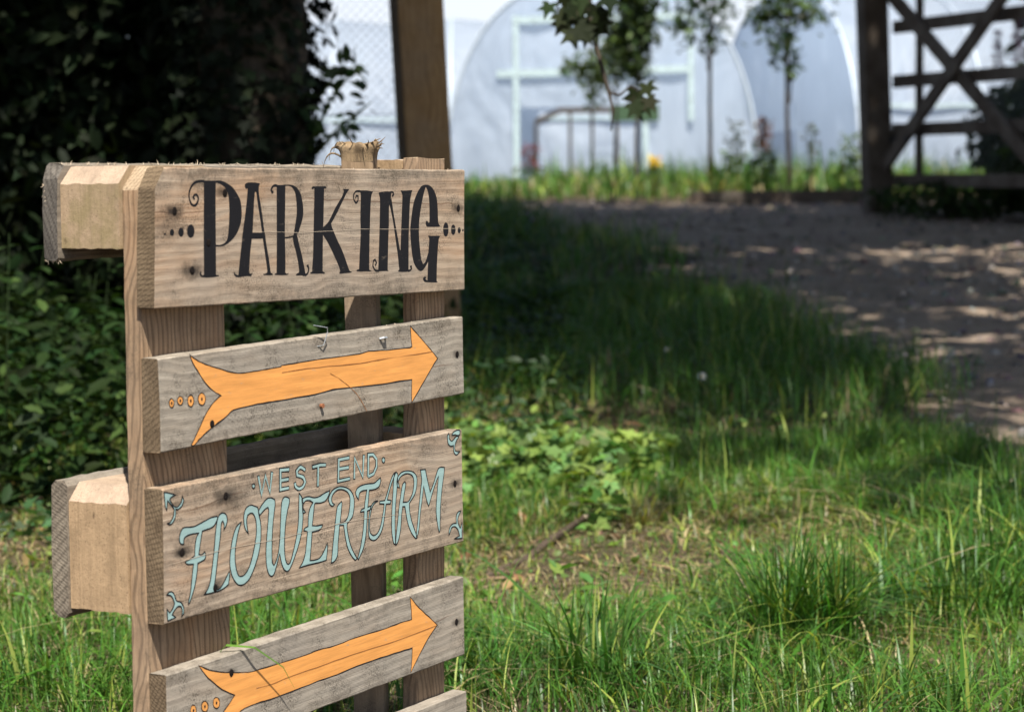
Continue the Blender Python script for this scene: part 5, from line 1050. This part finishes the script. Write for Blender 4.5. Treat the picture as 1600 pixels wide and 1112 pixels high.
def tunnel(loc, rz, wd, ht, ln, label, door=None, sag=.05, hoops=2.0):
    t = plant("polytunnel", (loc[0], loc[1], gzf(loc[0], loc[1])-.12), label, "polytunnel", None, rz); A = arch(wd, ht); m = MB(); n = int(ln*3); k = len(A); vs = []
    for i in range(n+1):
        y = ln*i/n; ph = (y/hoops) % 1; sg = 1-sag*math.sin(math.pi*ph)**2*.5
        for x, z in A: vs.append((x*sg, y, z*sg))
    m.add(vs, [(i*k+j, (i+1)*k+j, (i+1)*k+j+1, i*k+j+1) for i in range(n) for j in range(k-1)], 0); m.build("cover", FILM, t, True)
    for q in range(int(ln/hoops)+1):
        m = MB(); m.tube([(x*1.008, q*hoops, z*1.008) for x, z in A], .022, 7); m.build("hoop", HOOP, t, True)
    m = MB(); m.bar((wd*.96, 0, ht*.42), (wd*.96, ln, ht*.42), .05, .05); m.build("side_rail", RAILM, t)
    for yy in (0, 1):
        m = MB(); y = ln*yy; dw = door or (-.5, .5, 1.0); d0, d1, dh = dw if not (yy and door) else (-.95, .6, 1.36)
        zc = lambda x: ht*(max(0, 1-abs(x/wd)**2.5))**(1/2.5)
        cols = sorted(set([round(q, 3) for q in np.linspace(-wd, wd, 41)]+[d0, d1]))
        for x0, x1 in zip(cols[:-1], cols[1:]):
            lo = dh if (x0 >= d0-1e-6 and x1 <= d1+1e-6) else 0
            if zc(x0) < lo+.02 and zc(x1) < lo+.02: continue
            st = [lo+(max(zc(x0), lo)-lo)*f for f in np.linspace(0, 1, 7)], [lo+(max(zc(x1), lo)-lo)*f for f in np.linspace(0, 1, 7)]
            for f in range(6):
                bulge = lambda x, z: y-(.05*mnoise.noise(Vector((x*1.1, z*1.1, y)))+.04*mnoise.noise(Vector((x*3, z*1.5, y))))*(1 if 0 < z < zc(x)-.05 and not (d0-.05 <= x <= d1+.05 and z < dh+.3) else 0)
                q = [(x0, st[0][f]), (x1, st[1][f]), (x1, st[1][f+1]), (x0, st[0][f+1])]; m.add([(a_, bulge(a_, z_), z_) for a_, z_ in q], [(0, 1, 2, 3)], 0)
        me = m.mesh("end_sheet", True); bm = bmesh.new(); bm.from_mesh(me); bmesh.ops.remove_doubles(bm, verts=bm.verts, dist=.0005); bm.to_mesh(me); bm.free(); link("end_sheet", me, FILM, t)
    return t
tb = at(940, 300, 28.0)
mid = tunnel((tb.x, 28.0), R(-2), 1.95, 2.78, 8, "polytunnel seen end on with an open doorway in its clear plastic end", (-1.02, .52, 1.18))
for (x, z0, x1, z1, mat, nm) in ((-1.06, 0, -1.06, 2.32, RAILM, "door_post"), (1.12, 1.0, 1.12, 2.3, RAILM, "door_post"), (.55, 0, .55, 1.3, RAILM, "door_post")):
    m = MB(); m.bar((x, -.045, z0), (x1, -.045, z1), .07, .03, up=Vector((0, 1, 0))); m.build(nm, mat, mid)
for z, w0, w1 in ((1.60, -1.3, 1.1), (2.26, -1.1, 1.15)):
    m = MB(); m.bar((w0, -.05, z), (w1, -.05, z+.04), .03, .085); m.build("door_rail", RAILM, mid)
m = MB(); m.bar((-1.0, 7.85, 1.2), (-.65, 7.85, 1.36), .06, .09); m.bar((-.65, 7.85, 1.38), (.9, 7.85, 1.38), .06, .09)
for q in (-1.0, -.45, -.1, .3, .85): m.bar((q, 7.85, 0), (q, 7.85, 1.2 if q < -.9 else 1.35), .05, .05, up=Vector((0, 1, 0)))
m.build("inner_door_frame", BRF, mid)
m = MB(); m.bar((.12, -.06, 1.10), (.72, -.06, 1.10), .03, .20); m.build("foliage_panel", plain("dark_foliage", (.045, .085, .045), .8), mid)  # flat green panel standing in for dark foliage at the doorway
lt = at(150, 280, 36); tunnel((-17.0, 40.2), R(-90), 2.7, 3.15, 19.4, "long polytunnel lying broadside behind the one with the doorway")
tunnel((4.2, 34.5), R(-75), 2.9, 3.1, 24, "polytunnel slanting away behind the gate on the right")

# saplings and flowers in front of the tunnels
def sapling(px, y, top, crown, n, seed, label, base=(.035, .068, .018), size=.074, r0=.018, lean=0.0):
    b = at(px, 290, y); b.z = gzf(b.x, b.y); t = plant("sapling", b, label, "tree"); hh = H+(280-top)/FPX*y-b.z
    m = MB(); m.tube([(lean*f*.3+.012*math.sin(f*7+seed), .01*math.cos(f*5), -.05+(hh+.9)*f) for f in np.linspace(0, 1, 9)], [r0*1.4]+[r0*(1-.07*k) for k in range(8)], 8); m.build("trunk", BARK, t, True)
    r = np.random.RandomState(seed); P = []
    for (cx, cy, rx, rz_, w_) in crown:
        c = local(t, at(cx, cy, y)); k = int(n*w_*3.4); P.append(np.array(c)+r.normal(size=(k, 3))*np.array([rx/FPX*y, rx/FPX*y, rz_/FPX*y])*.55)
    P = np.concatenate(P); n_ = len(P); link("crown", scatter("crown", *OVAL, P, frames(n_, 1.0, r), size*(.6+.7*r.rand(n_)), tints(n_, r, base, .35, (.08, .13, .03), .15)), LEAF, t)
    m = MB(); q = random.Random(seed)
    for (cx, cy, rx, rz_, w_) in crown:
        c = local(t, at(cx, cy, y)); m.tube([(0, 0, max(.3, c.z-.25)), c*.5+Vector((0, 0, c.z*.5-.05)), c], [.008, .006, .003], 5)
    m.build("twigs", BARK, t)
sapling(1106, 17.5, 70, [(1085, 20, 40, 45, .5), (1110, 60, 25, 25, .18), (1125, 5, 35, 40, .3), (1100, -60, 70, 60, .9), (1065, 45, 14, 14, .1)], 110, 1, "thin sapling with a bare pale stem, left of two before the white tunnel", lean=.2)
sapling(1234, 16.5, 100, [(1225, 15, 45, 35, .5), (1225, 75, 22, 28, .25), (1265, 20, 28, 22, .22), (1190, 25, 18, 26, .18), (1225, -70, 80, 70, .9), (1238, 108, 7, 9, .06)], 130, 2, "thin sapling with a dark leafy head, right of two and nearest the gate post", lean=-.1)
sapling(997, 19, 160, [(990, 10, 28, 40, .5), (985, 60, 26, 40, .5), (992, 100, 20, 28, .25), (985, -50, 45, 60, .7), (1010, 45, 18, 30, .2)], 210, 3, "slender leafy tree behind the hanging maple branch", (.035, .06, .02), .09, .02)
sapling(962, 20, 180, [(955, 95, 34, 26, .5), (930, 110, 30, 18, .35), (900, 105, 20, 14, .2), (960, 60, 20, 30, .3)], 120, 4, "pale leaved slender tree left of the dark leafy one", (.075, .11, .045), .08, .015)
sapling(924, 21, 200, [(930, 130, 20, 22, .4), (945, 95, 20, 20, .3), (925, 160, 12, 14, .15)], 80, 5, "thinnest slender tree in front of the tunnel doorway", (.075, .11, .045), .075, .014)
def spire(px, top, bot, y, n, mat, label, wpx=16, cat="plant", name="tall_weed", leafc=(.05, .09, .025)):
    b = at(px, 295, y); b.z = gzf(b.x, b.y); t = plant(name, b, label, cat); r = random.Random(int(px)); hh = H+(280-top)/FPX*y-b.z; m = MB(); 
    for k in range(4): m.tube([(r.uniform(-.05, .05), r.uniform(-.05, .05), -.03), (r.uniform(-.1, .1), 0, hh*r.uniform(.7, 1.0))], [.006, .003], 5)
    m.build("stems", STEM, t); rn = np.random.RandomState(int(px)); z0 = H+(280-bot)/FPX*y-b.z
    n *= 2; P = np.stack([rn.normal(0, wpx/FPX*y*.42, n), rn.normal(0, .04, n), z0+(hh-z0)*rn.rand(n)], -1)
    link("flower_head", scatter("flower_head", *OVAL, P, frames(n, 1.2, rn), .05*(.6+.7*rn.rand(n)), tints(n, rn, mat, .35)), LEAF, t)
    P = np.stack([rn.normal(0, wpx/FPX*y*.8, n), rn.normal(0, .08, n), z0*rn.rand(n)], -1)
    link("leaves", scatter("leaves", *OVAL, P, frames(n, 1.0, rn), .08*(.6+.7*rn.rand(n)), tints(n, rn, leafc, .35)), LEAF, t)
spire(1150, 195, 240, 18, 40, (.06, .075, .05), "grayish tall weed between the two thin saplings", 18)
spire(1192, 190, 240, 17.5, 60, (.17, .08, .06), "reddish brown seed head left of the right hand sapling", 14)
spire(1268, 195, 250, 17.5, 24, (.08, .09, .06), "wispy tall weed between the sapling and the gate post", 14)
spire(1330, 215, 260, 16.5, 40, (.10, .14, .03), "yellow green bushy weed at the foot of the gate post", 18)
spire(830, 228, 262, 26, 60, (.20, .05, .05), "dark red flowers at the left side of the tunnel doorway", 20, "flowers", "red_flowers")
spire(1022, 248, 264, 21, 40, (.85, .60, .02), "yellow flowers in the grass right of the slender trees", 11, "flowers", "yellow_flowers")
# dark bushes round the gate
shrub((3.35, 13.0), (.55, .5, .42), 2600, .09, 101, "low dark bush growing through the bottom of the gate", (.03, .05, .016))
shrub((3.5, 14.6), (.5, .5, .45), 2200, .10, 102, "dark bush behind the middle of the gate", (.028, .045, .016))
bd = shrub((3.9, 15.2), (.42, .5, 1.05), 2200, .12, 103, "tall dark bush with purple flower spikes behind the gate at the right edge", (.026, .045, .02))
shrub((2.7, 13.35), (.55, .3, .11), 1500, .05, 104, "low dark weeds at the foot of the gate post", (.03, .055, .016))
shrub((4.3, 13.2), (.7, .6, .7), 2500, .10, 105, "dark bush at the far right beside the gate", (.026, .045, .016))
for k, (a, b, y) in enumerate(((1560, 85, 14.6), (1590, 60, 14.6))):
    r = np.random.RandomState(k); c = local(bd, at(a, b, y)); n = 200; tz = r.rand(n); P = np.array(c)+np.stack([r.normal(0, .028, n)*(1.2-tz), r.normal(0, .02, n), (tz-.5)*.30], -1)
    link("flower_spike", scatter("flower_spike", *OVAL, P, frames(n, 1.2, r), .03*(.6+.7*r.rand(n)), tints(n, r, (.16, .07, .15), .3)), LEAF, bd)
